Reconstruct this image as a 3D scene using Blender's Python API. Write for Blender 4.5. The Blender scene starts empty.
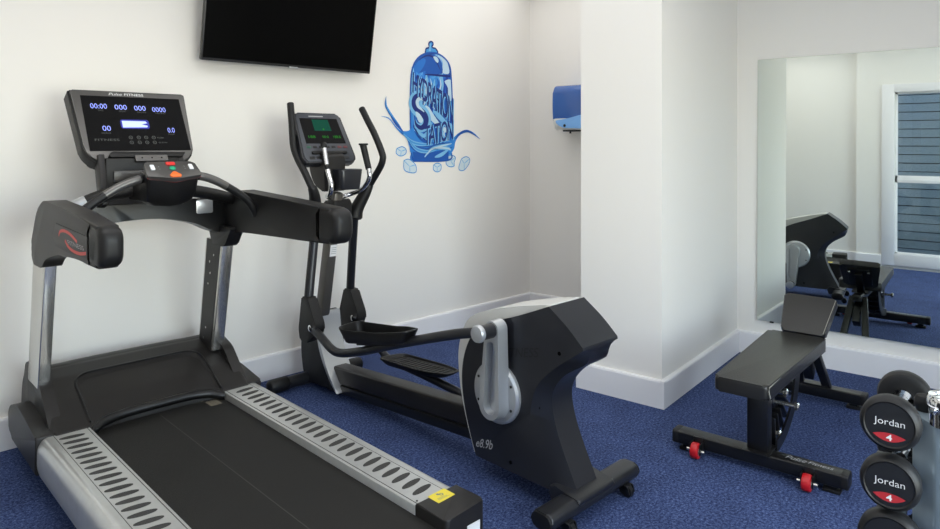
import bpy, bmesh, math, random
from mathutils import Matrix, Vector
random.seed(3)
SC = bpy.context.scene
COL = SC.collection
PI = math.pi
R = math.radians

# ------------------------------------------------------------------ helpers
def lin(c):
    return tuple(((v/255.)/12.92 if v/255. <= .04045 else ((v/255.+.055)/1.055)**2.4) for v in c)

def mat(name, rgb, rough=.5, metal=0., spec=.5, bump=0., bscale=200., var=0., vscale=8., emit=None, estr=0., coat=0.):
    m = bpy.data.materials.new(name); m.use_nodes = True
    nt = m.node_tree; b = nt.nodes['Principled BSDF']
    c = lin(rgb)
    b.inputs['Base Color'].default_value = (*c, 1)
    b.inputs['Roughness'].default_value = rough
    b.inputs['Metallic'].default_value = metal
    b.inputs['Specular IOR Level'].default_value = spec
    b.inputs['Coat Weight'].default_value = coat
    if emit:
        b.inputs['Emission Color'].default_value = (*lin(emit), 1)
        b.inputs['Emission Strength'].default_value = estr
    if bump or var:
        tc = nt.nodes.new('ShaderNodeTexCoord')
    if bump:
        n = nt.nodes.new('ShaderNodeTexNoise'); n.inputs['Scale'].default_value = bscale; n.inputs['Detail'].default_value = 3
        bp = nt.nodes.new('ShaderNodeBump'); bp.inputs['Strength'].default_value = bump; bp.inputs['Distance'].default_value = .002
        nt.links.new(tc.outputs['Object'], n.inputs['Vector']); nt.links.new(n.outputs['Fac'], bp.inputs['Height'])
        nt.links.new(bp.outputs['Normal'], b.inputs['Normal'])
    if var:
        n = nt.nodes.new('ShaderNodeTexNoise'); n.inputs['Scale'].default_value = vscale; n.inputs['Detail'].default_value = 4
        cr = nt.nodes.new('ShaderNodeValToRGB')
        cr.color_ramp.elements[0].position = .3; cr.color_ramp.elements[1].position = .7
        cr.color_ramp.elements[0].color = (*[v*(1-var) for v in c], 1); cr.color_ramp.elements[1].color = (*[min(1, v*(1+var)) for v in c], 1)
        nt.links.new(tc.outputs['Object'], n.inputs['Vector']); nt.links.new(n.outputs['Fac'], cr.inputs['Fac'])
        nt.links.new(cr.outputs['Color'], b.inputs['Base Color'])
    return m

def sp(pts, n=6, closed=False):
    """Catmull-Rom through points of any dimension."""
    P = [tuple(p) for p in pts]; out = []
    N = len(P); segs = N if closed else N-1
    for i in range(segs):
        if closed: a, b, c, d = P[(i-1) % N], P[i], P[(i+1) % N], P[(i+2) % N]
        else: a, b, c, d = P[max(i-1, 0)], P[i], P[i+1], P[min(i+2, N-1)]
        for k in range(n):
            t = k/n
            out.append(tuple(.5*(2*q+(-p+r)*t+(2*p-5*q+4*r-s)*t*t+(-p+3*q-3*r+s)*t**3) for p, q, r, s in zip(a, b, c, d)))
    if not closed: out.append(P[-1])
    return out

def rrect(w, h, r, n=5, cx=0, cy=0):
    out = []
    for sx, sy, a0 in ((1, 1, 0), (-1, 1, 90), (-1, -1, 180), (1, -1, 270)):
        for k in range(n+1):
            a = R(a0+90*k/n)
            out.append((cx+sx*(w/2-r)+r*math.cos(a), cy+sy*(h/2-r)+r*math.sin(a)))
    return out

def fillet(poly, rad, n=4):
    """round every corner of a closed polygon"""
    out = []; N = len(poly)
    for i in range(N):
        p = Vector(poly[i]); a = Vector(poly[i-1]); b = Vector(poly[(i+1) % N])
        r = rad[i] if isinstance(rad, (list, tuple)) else rad
        da = (a-p); db = (b-p)
        if r <= 0: out.append(tuple(p)); continue
        t = min(r, da.length*.45, db.length*.45)
        p0 = p+da.normalized()*t; p1 = p+db.normalized()*t
        for k in range(n+1):
            s = k/n
            out.append(tuple(p0*(1-s)**2+p*2*s*(1-s)+p1*s*s))
    return out

SIDE = Matrix(((0, 0, 1, 0), (1, 0, 0, 0), (0, 1, 0, 0), (0, 0, 0, 1)))     # local x->y(forward), y->z(up), z->x(right)
def panel(o, tilt=0.):
    """local x -> right, y -> up along a panel leaning back by tilt, z -> towards the user (-y)"""
    s, c = math.sin(tilt), math.cos(tilt)
    return Matrix(((1, 0, 0, o[0]), (0, s, -c, o[1]), (0, c, s, o[2]), (0, 0, 0, 1)))
FLAT = Matrix.Identity(4)

class MB:
    def __init__(s, base=(0, 0, 0)):
        s.bm = bmesh.new(); s.base = Matrix.Translation((-base[0], -base[1], -base[2])); s.mi = 0
    def _add(s, verts, faces, M=None):
        M = s.base @ (M or FLAT)
        vs = [s.bm.verts.new(M @ Vector(v)) for v in verts]
        fs = []
        for f in faces:
            try:
                q = s.bm.faces.new([vs[i] for i in f]); q.material_index = s.mi; fs.append(q)
            except ValueError: pass
        return vs, fs
    def prism(s, poly, z0, z1, bev=0., M=None, segs=2, scale_top=None):
        n = len(poly); poly = [tuple(p[:2]) for p in poly]
        area = sum(poly[i][0]*poly[(i+1) % n][1]-poly[(i+1) % n][0]*poly[i][1] for i in range(n))
        if area < 0: poly = poly[::-1]
        top = poly
        if scale_top:
            cx = sum(p[0] for p in poly)/n; cy = sum(p[1] for p in poly)/n
            top = [(cx+(p[0]-cx)*scale_top, cy+(p[1]-cy)*scale_top) for p in poly]
        V = [(*p, z0) for p in poly]+[(*p, z1) for p in top]
        Fc = [tuple(range(n))[::-1], tuple(range(n, 2*n))]+[(i, (i+1) % n, n+(i+1) % n, n+i) for i in range(n)]
        vs, fs = s._add(V, Fc, M)
        if bev:
            es = [e for f in fs[:2] for e in f.edges]
            r = bmesh.ops.bevel(s.bm, geom=list(set(es)), offset=bev, segments=segs, profile=.5, affect='EDGES', clamp_overlap=True)
            for f in r['faces']: f.material_index = s.mi
        return s
    def box(s, x0, x1, y0, y1, z0, z1, bev=0., M=None, segs=2):
        V = [(x, y, z) for z in (z0, z1) for y in (y0, y1) for x in (x0, x1)]
        Fc = [(0, 2, 3, 1), (4, 5, 7, 6), (0, 1, 5, 4), (2, 6, 7, 3), (0, 4, 6, 2), (1, 3, 7, 5)]
        vs, fs = s._add(V, Fc, M)
        if bev:
            es = list({e for f in fs for e in f.edges})
            r = bmesh.ops.bevel(s.bm, geom=es, offset=bev, segments=segs, profile=.5, affect='EDGES', clamp_overlap=True)
            for f in r['faces']: f.material_index = s.mi
        return s
    def beam(s, a, b, w, h, bev=0., M=None, roll_ref=(0, 0, 1)):
        """box bar from a to b; w across, h along roll_ref-ish"""
        a = Vector(a); b = Vector(b); d = (b-a); L = d.length; d.normalize()
        u = Vector(roll_ref); u = (u-d*u.dot(d)).normalized(); x = u.cross(d)
        T = Matrix(((x.x, u.x, d.x, a.x), (x.y, u.y, d.y, a.y), (x.z, u.z, d.z, a.z), (0, 0, 0, 1)))
        return s.box(-w/2, w/2, -h/2, h/2, 0, L, bev, (M or FLAT) @ T)
    def tube(s, pts, rad, n=16, M=None, smooth=0, cap=True, round_end=False, flat=1.):
        if smooth:
            if isinstance(rad, (list, tuple)):
                q = sp([(*p, r) for p, r in zip(pts, rad)], smooth); pts = [p[:3] for p in q]; rad = [p[3] for p in q]
            else: pts = sp(pts, smooth)
        P = [Vector(p) for p in pts]
        rads = list(rad) if isinstance(rad, (list, tuple)) else [rad]*len(P)
        if round_end:
            t0 = (P[0]-P[1]).normalized(); t1 = (P[-1]-P[-2]).normalized()
            r0, r1 = rads[0], rads[-1]
            A = [(P[0]+t0*r0*.45*math.sin(R(a)), r0*math.cos(R(a))) for a in (80, 55, 28)]
            B = [(P[-1]+t1*r1*.45*math.sin(R(a)), r1*math.cos(R(a))) for a in (28, 55, 80)]
            P = [a for a, _ in A]+P+[b for b, _ in B]; rads = [r for _, r in A]+rads+[r for _, r in B]
        V = []; Fc = []; prev = None
        for i, p in enumerate(P):
            t = (P[min(i+1, len(P)-1)]-P[max(i-1, 0)]).normalized()
            if prev is None:
                u = Vector((0, 0, 1)) if abs(t.z) < .9 else Vector((1, 0, 0))
            else: u = prev
            u = (u-t*u.dot(t)).normalized(); prev = u; w = t.cross(u)
            for k in range(n):
                a = 2*PI*k/n
                V.append(p+(u*math.cos(a)*flat+w*math.sin(a))*rads[i])
        for i in range(len(P)-1):
            for k in range(n):
                k2 = (k+1) % n
                Fc.append((i*n+k, i*n+k2, (i+1)*n+k2, (i+1)*n+k))
        if cap:
            Fc.append(tuple(range(n))[::-1]); Fc.append(tuple((len(P)-1)*n+k for k in range(n)))
        s._add(V, Fc, M); return s
    def lathe(s, prof, M=None, n=40):
        """prof: (radius, height) along local z"""
        V = []; Fc = []
        for r, z in prof:
            for k in range(n):
                a = 2*PI*k/n; V.append((r*math.cos(a), r*math.sin(a), z))
        m = len(prof)
        for i in range(m-1):
            for k in range(n):
                k2 = (k+1) % n; Fc.append((i*n+k, i*n+k2, (i+1)*n+k2, (i+1)*n+k))
        Fc.append(tuple(range(n))[::-1]); Fc.append(tuple((m-1)*n+k for k in range(n)))
        s._add(V, Fc, M); return s
    def grid(s, rows, M=None, close=False):
        n = len(rows[0]); V = [p for r in rows for p in r]
        Fc = [(i*n+k, i*n+k+1, (i+1)*n+k+1, (i+1)*n+k) for i in range(len(rows)-1) for k in range(n-1)]
        s._add(V, Fc, M); return s
    def ribbon(s, pts, w, z, M=None, smooth=6, taper=True, thick=.0006):
        P = sp(pts, smooth) if smooth else list(pts); n = len(P); L = []; Rr = []
        for i in range(n):
            a = P[max(i-1, 0)]; b = P[min(i+1, n-1)]
            dx, dy = b[0]-a[0], b[1]-a[1]; q = math.hypot(dx, dy) or 1
            ww = w/2*((.15+.85*math.sin(PI*(i+.3)/(n-.4))) if taper else 1)
            L.append((P[i][0]-dy/q*ww, P[i][1]+dx/q*ww)); Rr.append((P[i][0]+dy/q*ww, P[i][1]-dx/q*ww))
        V = [(*p, z+thick) for p in L]+[(*p, z+thick) for p in Rr]
        s._add(V, [(i, n+i, n+i+1, i+1) for i in range(n-1)], M); return s
    def text(s, body, fn, size=1., M=None, shear=0., z=.0006, space=1., offset=0.):
        """fn maps glyph (x 0..1 over the width, y 0..1 over cap height) to local xy"""
        vs, fs = glyphs(body, shear, space, offset)
        s._add([(*fn(x, y), z) for x, y in vs], fs, M); return s
    def rounded(s, poly, z0, z1, rad, M=None, n=5):
        """prism with softly rounded rims (poly must be dense enough to be inset by rad)"""
        m = len(poly); area = sum(poly[i][0]*poly[(i+1) % m][1]-poly[(i+1) % m][0]*poly[i][1] for i in range(m))
        P = [Vector(p[:2]) for p in (poly if area > 0 else poly[::-1])]
        def inset(d):
            o = []
            for i in range(m):
                t = (P[(i+1) % m]-P[i-1]); t = t.normalized() if t.length > 1e-9 else Vector((1, 0))
                o.append((P[i].x-t.y*d, P[i].y+t.x*d))
            return o
        rings = [(z0+rad*(1-math.sin(R(90*k/n))), rad*(1-math.cos(R(90*k/n)))) for k in range(n, -1, -1)]
        rings += [(z1-rad*(1-math.sin(R(90*k/n))), rad*(1-math.cos(R(90*k/n)))) for k in range(0, n+1)]
        V = []; F = []
        for z, d in rings: V += [(*p, z) for p in inset(d)]
        for i in range(len(rings)-1):
            for j in range(m): F.append((i*m+j, i*m+(j+1) % m, (i+1)*m+(j+1) % m, (i+1)*m+j))
        F.append(tuple(range(m))[::-1]); F.append(tuple((len(rings)-1)*m+j for j in range(m)))
        s._add(V, F, M); return s
    def circle(s, cx, cy, r, z, M=None, n=20, ry=None):
        s._add([(cx+r*math.cos(2*PI*k/n), cy+(ry or r)*math.sin(2*PI*k/n), z) for k in range(n)], [tuple(range(n))], M); return s
    def ring(s, cx, cy, r0, r1, z, M=None, n=20):
        V = [(cx+r*math.cos(2*PI*k/n), cy+r*math.sin(2*PI*k/n), z) for r in (r0, r1) for k in range(n)]
        s._add(V, [(k, n+k, n+(k+1) % n, (k+1) % n) for k in range(n)], M); return s
    def build(s, name, mats, parent=None, ang=35, loc=None):
        me = bpy.data.meshes.new(name)
        bmesh.ops.recalc_face_normals(s.bm, faces=s.bm.faces[:]) if s.recalc else None
        s.bm.to_mesh(me); s.bm.free()
        for m in (mats if isinstance(mats, (list, tuple)) else [mats]): me.materials.append(m)
        for p in me.polygons: p.use_smooth = True
        try: me.set_sharp_from_angle(angle=R(ang))
        except Exception: pass
        o = bpy.data.objects.new(name, me); COL.objects.link(o)
        if parent: o.parent = parent
        if loc: o.location = loc
        return o
    recalc = True

_gl = {}
def glyphs(body, shear=0., space=1., offset=0.):
    key = (body, shear, space, offset)
    if key in _gl: return _gl[key]
    cu = bpy.data.curves.new('lettering', 'FONT'); cu.body = body; cu.shear = shear; cu.space_character = space; cu.offset = offset
    cu.resolution_u = 4; cu.fill_mode = 'FRONT'
    o = bpy.data.objects.new('lettering', cu); COL.objects.link(o)
    dg = bpy.context.evaluated_depsgraph_get(); dg.update()
    me = o.evaluated_get(dg).to_mesh()
    vs = [(v.co.x, v.co.y) for v in me.vertices]; fs = [tuple(p.vertices) for p in me.polygons]
    o.evaluated_get(dg).to_mesh_clear()
    bpy.data.objects.remove(o); bpy.data.curves.remove(cu)
    x0 = min(v[0] for v in vs); x1 = max(v[0] for v in vs); y0 = min(v[1] for v in vs); y1 = max(v[1] for v in vs)
    vs = [((x-x0)/(x1-x0), (y-y0)/(y1-y0)) for x, y in vs]
    _gl[key] = (vs, fs); return _gl[key]

def at(cx, cy, w, h, rot=0.):
    c, s_ = math.cos(rot), math.sin(rot)
    def f(x, y):
        a, b = (x-.5)*w, (y-.5)*h
        return (cx+a*c-b*s_, cy+a*s_+b*c)
    return f
def quad(bl, br, tl, tr):
    def f(x, y):
        return tuple((bl[i]*(1-x)+br[i]*x)*(1-y)+(tl[i]*(1-x)+tr[i]*x)*y for i in (0, 1))
    return f

def tag(o, label, cat, group=None):
    o['label'] = label; o['category'] = cat
    if group: o['group'] = group
    return o
def thing(name, label, cat, loc, rz=0., group=None):
    o = bpy.data.objects.new(name, None); o.empty_display_size = .1; COL.objects.link(o)
    o.location = loc; o.rotation_euler = (0, 0, rz)
    return tag(o, label, cat, group)
def structure(o): o['kind'] = 'structure'; return o

TW = R(-6.84)                                  # the painted wall and both machines stand at this angle to the mirror wall
def aw(r, u):                                  # machine-aligned coordinates -> room coordinates
    return (r*math.cos(TW)-u*math.sin(TW), r*math.sin(TW)+u*math.cos(TW))

# ------------------------------------------------------------------ materials
def carpet_mat():
    m = bpy.data.materials.new('blue_carpet'); m.use_nodes = True; nt = m.node_tree; b = nt.nodes['Principled BSDF']
    tc = nt.nodes.new('ShaderNodeTexCoord')
    n1 = nt.nodes.new('ShaderNodeTexNoise'); n1.inputs['Scale'].default_value = 85; n1.inputs['Detail'].default_value = 6; n1.inputs['Roughness'].default_value = .85
    n2 = nt.nodes.new('ShaderNodeTexNoise'); n2.inputs['Scale'].default_value = 6; n2.inputs['Detail'].default_value = 5
    cr = nt.nodes.new('ShaderNodeValToRGB'); e = cr.color_ramp.elements
    e[0].position = .38; e[1].position = .64
    e[0].color = (*lin((30, 40, 74)), 1); e[1].color = (*lin((112, 129, 172)), 1)
    q = cr.color_ramp.elements.new(.5); q.color = (*lin((58, 73, 115)), 1)
    mx = nt.nodes.new('ShaderNodeMix'); mx.data_type = 'RGBA'; mx.blend_type = 'MULTIPLY'; mx.inputs['Factor'].default_value = .45
    cr2 = nt.nodes.new('ShaderNodeValToRGB'); cr2.color_ramp.elements[0].position = .35; cr2.color_ramp.elements[1].position = .6
    cr2.color_ramp.elements[0].color = (.6, .6, .62, 1)
    for n in (n1, n2): nt.links.new(tc.outputs['Object'], n.inputs['Vector'])
    nt.links.new(n1.outputs['Fac'], cr.inputs['Fac']); nt.links.new(n2.outputs['Fac'], cr2.inputs['Fac'])
    nt.links.new(cr.outputs['Color'], mx.inputs['A']); nt.links.new(cr2.outputs['Color'], mx.inputs['B'])
    nt.links.new(mx.outputs['Result'], b.inputs['Base Color'])
    b.inputs['Roughness'].default_value = .95; b.inputs['Specular IOR Level'].default_value = .1
    bp = nt.nodes.new('ShaderNodeBump'); bp.inputs['Strength'].default_value = .5; bp.inputs['Distance'].default_value = .006
    nt.links.new(n1.outputs['Fac'], bp.inputs['Height']); nt.links.new(bp.outputs['Normal'], b.inputs['Normal'])
    return m
def glass_mat():
    m = bpy.data.materials.new('window_glass'); m.use_nodes = True; nt = m.node_tree
    for n in list(nt.nodes): nt.nodes.remove(n)
    o = nt.nodes.new('ShaderNodeOutputMaterial'); t = nt.nodes.new('ShaderNodeBsdfTransparent'); g = nt.nodes.new('ShaderNodeBsdfGlossy'); mx = nt.nodes.new('ShaderNodeMixShader')
    g.inputs['Roughness'].default_value = .01; t.inputs['Color'].default_value = (.9, .95, .97, 1); mx.inputs['Fac'].default_value = .06
    nt.links.new(t.outputs[0], mx.inputs[1]); nt.links.new(g.outputs[0], mx.inputs[2]); nt.links.new(mx.outputs[0], o.inputs['Surface'])
    return m
M_CARPET = carpet_mat(); M_GLASS = glass_mat()
M_WALL = mat('white_wall_paint', (241, 238, 232), .6, spec=.25, bump=.08, bscale=60)
M_CEIL = mat('white_ceiling_paint', (238, 238, 236), .8)
M_TRIM = mat('white_gloss_trim', (238, 237, 238), .35, bump=.03, bscale=40)
M_BLACK = mat('black_plastic', (20, 19, 19), .45, spec=.35, bump=.08, bscale=500)
M_HOOD = mat('charcoal_plastic', (32, 30, 29), .42, spec=.35, bump=.06, bscale=700)
M_GLOSS = mat('gloss_black', (10, 10, 11), .2, spec=.08)
M_SATIN = mat('satin_black', (16, 16, 17), .32, spec=.4)
M_BELT = mat('rubber_belt', (27, 26, 24), .62, spec=.3, bump=.35, bscale=900, var=.12, vscale=5)
M_SILVER = mat('brushed_silver', (196, 196, 193), .34, metal=.55, var=.04, vscale=30)
M_ALU = mat('aluminium_extrusion', (206, 204, 199), .2, metal=.9)
M_CHROME = mat('chrome', (225, 226, 228), .09, metal=1.)
M_GRIP = mat('dark_grip_insert', (52, 51, 49), .7, bump=.5, bscale=900)
M_BEZEL = mat('bezel_grey', (98, 96, 94), .32, metal=.6)
M_DGREY = mat('dark_grey_metal', (92, 88, 83), .35, metal=.45)
M_SLATE = mat('slate_plastic', (30, 31, 36), .33, spec=.5, bump=.05, bscale=600)
M_SLATE2 = mat('slate_plastic_matt', (27, 28, 32), .5, spec=.35, bump=.05, bscale=600)
M_STEEL = mat('black_powder_coated_steel', (14, 14, 15), .36, bump=.1, bscale=600)
M_NAVYST = mat('charcoal_powder_coated_steel', (30, 31, 35), .34, bump=.06, bscale=600)
M_SPARK = mat('silver_paint', (190, 192, 194), .3, metal=.65)
M_PEARL = mat('pearl_grey_plastic', (205, 204, 199), .35)
M_LEATH = mat('black_vinyl', (35, 34, 32), .36, bump=.25, bscale=350)
M_STITCH = mat('grey_stitching', (150, 147, 138), .7)
M_RED = mat('red_polyurethane', (180, 22, 30), .35)
M_REDPR = mat('red_print', (205, 70, 62), .5)
M_REDLAB = mat('red_label', (178, 40, 48), .45)
M_WHITE = mat('white_print', (230, 230, 230), .5)
M_GREYPR = mat('grey_print', (165, 166, 168), .5)
M_GHOST = mat('tone_on_tone_print', (17, 17, 19), .5)
M_YEL = mat('yellow_sticker', (226, 205, 62), .5)
M_RUB = mat('black_rubber', (21, 21, 22), .47, spec=.35, bump=.1, bscale=400)
M_RUBF = mat('black_rubber_face', (21, 22, 26), .4)
M_SCREEN = mat('off_screen', (3, 3, 3), .35, spec=.06)
M_TVB = mat('tv_bezel', (30, 30, 29), .35)
M_LED = mat('blue_led_digits', (20, 20, 60), .5, emit=(150, 165, 255), estr=1.6)
M_LEDW = mat('white_led_bar', (60, 60, 90), .5, emit=(190, 205, 255), estr=1.5)
M_LEDD = mat('dim_led_icons', (20, 20, 20), .5, emit=(120, 125, 120), estr=.45)
M_LCD = mat('green_lcd', (5, 20, 16), .3, spec=.05, emit=(8, 78, 60), estr=.9)
M_LCDG = mat('green_lcd_digits', (5, 30, 10), .3, spec=.05, emit=(52, 150, 46), estr=.8)
M_LCDD = mat('dim_lcd', (16, 26, 24), .3)
M_BTNR = mat('red_button', (214, 45, 40), .4); M_BTNG = mat('green_button', (24, 160, 120), .4)
M_BTNO = mat('orange_button', (240, 110, 40), .4); M_BTNW = mat('white_button', (225, 228, 230), .4)
M_REDLINE = mat('red_trim_line', (120, 22, 24), .4)
M_RACK = mat('carpet_tinted_metal', (130, 145, 155), .42, metal=.4)  # blue reflection of the carpet is put into the grey metal's colour
M_MIRROR = mat('mirror_silver', (222, 229, 224), .008, metal=1.)
M_MEDGE = mat('mirror_edge', (120, 140, 134), .2)
M_SIDING = mat('blue_grey_siding', (170, 182, 190), .6)
M_DISP1 = mat('blue_translucent_cover', (58, 98, 168), .2, coat=.4)
M_DISP2 = mat('light_blue_cover', (128, 182, 240), .3)
M_FASC = mat('fascia_grey', (60, 63, 70), .4)
M_DISP3 = mat('white_dispenser_base', (225, 226, 220), .4)
B_NAVY = mat('mural_navy', (12, 40, 118), .6); B_BLUE = mat('mural_blue', (28, 112, 200), .6)
B_DEEP = mat('mural_deep_blue', (12, 84, 172), .6); B_LIGHT = mat('mural_light_blue', (118, 182, 226), .6)
B_PALE = mat('mural_pale_blue', (188, 214, 230), .6); B_ICE = mat('mural_ice_blue', (206, 222, 231), .6); B_MID = mat('mural_sky_blue', (64, 148, 214), .6)
def bottle_mat():
    m = mat('mural_bottle_wash', (28, 108, 196), .6); nt = m.node_tree; b = nt.nodes['Principled BSDF']
    tc = nt.nodes.new('ShaderNodeTexCoord'); mp = nt.nodes.new('ShaderNodeMapping'); mp.inputs['Scale'].default_value = (9, 9, 2.2)
    n = nt.nodes.new('ShaderNodeTexNoise'); n.inputs['Scale'].default_value = 1.6; n.inputs['Detail'].default_value = 3; n.inputs['Distortion'].default_value = 1.2
    cr = nt.nodes.new('ShaderNodeValToRGB'); e = cr.color_ramp.elements
    e[0].position = .38; e[0].color = (*lin((10, 62, 158)), 1); e[1].position = .64; e[1].color = (*lin((176, 212, 236)), 1)
    q = e.new(.47); q.color = (*lin((26, 110, 204)), 1); q = e.new(.55); q.color = (*lin((70, 156, 224)), 1)
    nt.links.new(tc.outputs['Object'], mp.inputs['Vector']); nt.links.new(mp.outputs['Vector'], n.inputs['Vector'])
    nt.links.new(n.outputs['Fac'], cr.inputs['Fac']); nt.links.new(cr.outputs['Color'], b.inputs['Base Color'])
    return m
B_WASH = bottle_mat()

# ------------------------------------------------------------------ the room
H_CEIL = 2.9
wall_c = aw(5.2, 3.95); wall_a = aw(-1.6, 3.95)
def slab(name, poly, z0, z1, m, bev=0.):
    return structure(MB().prism(poly, z0, z1, bev).build(name, m))
XM = 4.99                                        # face of the mirror wall
ROOM = [(-.03, -1.6), (XM, -1.6), (XM, 3.45), aw(4.62, 3.95), aw(-1.1, 3.95), (-.75, 4.1), (-.75, 1.62), (-.03, 1.62)]
slab('floor', [(-1.0, -1.8), (5.4, -1.8), (5.4, 3.9), (-1.0, 4.6)], -.1, 0, M_CARPET)
slab('ceiling', [(-1.0, -1.8), (5.4, -1.8), (5.4, 3.9), (-1.0, 4.6)], H_CEIL, H_CEIL+.1, M_CEIL)
slab('wall_left', [aw(-1.5, 3.95), aw(4.85, 3.95), aw(4.85, 4.07), aw(-1.5, 4.07)], 0, H_CEIL, M_WALL)
XA = 5.058                                       # the alcove end wall
slab('wall_right', [(XM, -1.6), (XM+.22, -1.6), (XM+.22, 3.5), (XA, 3.5), (XA, 1.8), (XM, 1.8)], 0, H_CEIL, M_WALL)
slab('wall_centre', [(3.658, 1.549), (XM, 1.549), (XM, 1.8), (XA, 1.8), (XA, 2.064), (3.658, 2.064)], 0, H_CEIL, M_WALL)
mb = MB()
for b in ((-1., .25, 0, H_CEIL), (2.65, 5.2, 0, H_CEIL), (.25, 2.65, 0, .5), (.25, 2.65, 2.4, H_CEIL)): mb.box(b[0], b[1], -1.72, -1.6, b[2], b[3])
structure(mb.build('wall_side', M_WALL))
# window wall with its opening
WY0, WY1, WZ0, WZ1 = .15, 1.2, .18, 2.205
mb = MB()
for b in ((-1.6, WY0, 0, H_CEIL), (WY1, 1.62, 0, H_CEIL), (WY0, WY1, 0, WZ0), (WY0, WY1, WZ1, H_CEIL)):
    mb.box(-.17, -.03, b[0], b[1], b[2], b[3])
mb.box(-.2, -.09, 1.62, 4.3, 0, H_CEIL)
structure(mb.build('wall_back', M_WALL))
win = structure(bpy.data.objects.new('window_1', None)); COL.objects.link(win); win.location = (-.03, .675, 0)
WB = (-.03, .675, 0)
mb = MB(WB)
cw = .135
mb.box(-.03, -.008, WY1-.005, WY1+cw, WZ0-.145, WZ1+.1, .004).box(-.03, -.008, WY0-cw, WY0+.005, WZ0-.145, WZ1+.1, .004)
mb.box(-.03, -.006, WY0, WY1, WZ1-.005, WZ1+.1, .004).box(-.03, -.006, WY0, WY1, WZ0-.145, WZ0+.005, .004)
mb.build('window_casing', M_TRIM, win)
mb = MB(WB)
for z0, z1 in ((WZ0, 1.12), (1.10, WZ1)):
    x = -.085 if z0 < 1 else -.115
    mb.box(x, x+.03, WY0, WY0+.03, z0, z1, .003).box(x, x+.03, WY1-.03, WY1, z0, z1, .003)
    mb.box(x, x+.03, WY0, WY1, z0, z0+(.025 if z0 < 1 else .06), .003).box(x, x+.03, WY0, WY1, z1-(.05 if z0 < 1 else .025), z1, .003)
sash = mb.build('sash_frame', M_TRIM, win)
MB(WB).box(-.072, -.068, WY0+.02, WY1-.02, WZ0+.02, 1.105).build('window_pane', M_GLASS, win)
MB(WB).box(-.102, -.098, WY0+.02, WY1-.02, 1.115, WZ1-.02).build('window_pane', M_GLASS, win)
# made-up wide window, unseen in the side wall, added to bring in fill light
added_win = structure(bpy.data.objects.new('added_window', None)); COL.objects.link(added_win); added_win.location = (1.45, -1.6, 0)
WB2 = (1.45, -1.6, 0)
mb = MB(WB2)
for x0, x1, z0, z1 in ((.17, .28, .42, 2.48), (2.62, 2.73, .42, 2.48), (.17, 2.73, .42, .53), (.17, 2.73, 2.37, 2.48)): mb.box(x0, x1, -1.66, -1.575, z0, z1, .004)
mb.build('window_casing', M_TRIM, added_win)
for x0, x1 in ((.27, 1.445), (1.455, 2.63)):
    mb = MB(WB2); mb.box(x0, x0+.04, -1.68, -1.64, .52, 2.38).box(x1-.04, x1, -1.68, -1.64, .52, 2.38).box(x0, x1, -1.68, -1.64, .52, .56).box(x0, x1, -1.68, -1.64, 2.34, 2.38)
    mb.build('sash_frame', M_TRIM, added_win)
    MB(WB2).box(x0+.03, x1-.03, -1.662, -1.658, .55, 2.35).build('window_pane', M_GLASS, added_win)
# weatherboarded wall seen through the panes
mb = MB()
for k in range(24):
    z = -.4+k*.122
    mb.prism([(0, z), (.03, z), (.03, z+.108), (0, z+.112)], -1.6, 2.8, 0, Matrix(((1, 0, 0, -1.6), (0, 0, 1, 0), (0, 1, 0, 0), (0, 0, 0, 1))))
sd = structure(mb.build('wall_outside', M_SIDING))
M_GAP = mat('board_gap_shade', (22, 26, 32), .9)  # dark sheet stands in for the shade in the board gaps
MB().box(-1.7, -1.595, -1.6, 2.8, -.4, 2.6).build('gap_shade_sheet', M_GAP, sd)
# baseboards: square face with a small sloped top
def skirting(name, a, b, inset=.022, h=.157):
    a = Vector((*a, 0)); b = Vector((*b, 0)); d = (b-a); L = d.length; d.normalize(); n = Vector((0, 0, 1)).cross(d)
    M = Matrix(((n.x, 0, d.x, a.x), (n.y, 0, d.y, a.y), (0, 1, 0, 0), (0, 0, 0, 1)))
    return (M, L, [(0, 0), (inset, 0), (inset, h-.012), (inset-.004, h-.003), (.004, h), (0, h)])
def sk(name, runs):
    mb = MB()
    for a, b in runs:
        M, L, p = skirting(name, a, b); mb.prism(p, 0, L, 0, M)
    return structure(mb.build(name, M_TRIM, ang=20))
sk('baseboard_left', [(aw(4.7, 3.95), aw(-1.1, 3.95))])
sk('baseboard_right', [((XM, -1.6), (XM, 1.549)), ((XA, 2.064), (XA, 3.41))])
sk('baseboard_centre', [((XM, 1.549), (3.6365, 1.549)), ((3.658, 1.5275), (3.658, 2.0855)), ((3.6365, 2.064), (XA, 2.064))])
sk('baseboard_back', [((-.03, 1.62), (-.03, WY1+cw)), ((-.03, WY0-cw), (-.03, -1.6)), ((-.09, 4.05), (-.09, 1.62)), ((-.09, 1.62), (-.03, 1.62))])
sk('baseboard_side', [((-.03, -1.6), (XM, -1.6))])

# ------------------------------------------------------------------ wall mirror
MIR = thing('wall_mirror', 'large frameless wall mirror reflecting the window, behind the black bench', 'mirror', (XM-.0215, .45, .25))
MIR.rotation_euler = (0, R(.52), R(-.12))
MB().box(-.001, .004, -.957, .957, 0, 1.819).build('backing', M_MEDGE, MIR)
MB().box(-.004, -.001, -.957, .957, 0, 1.819, .0012, segs=1).build('glass', M_MIRROR, MIR, ang=10)
for y in (-.5, .86):
    MB().box(-.009, .019, y-.012, y+.012, -.006, .004, .001).build('clip', M_STEEL, MIR)

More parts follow.
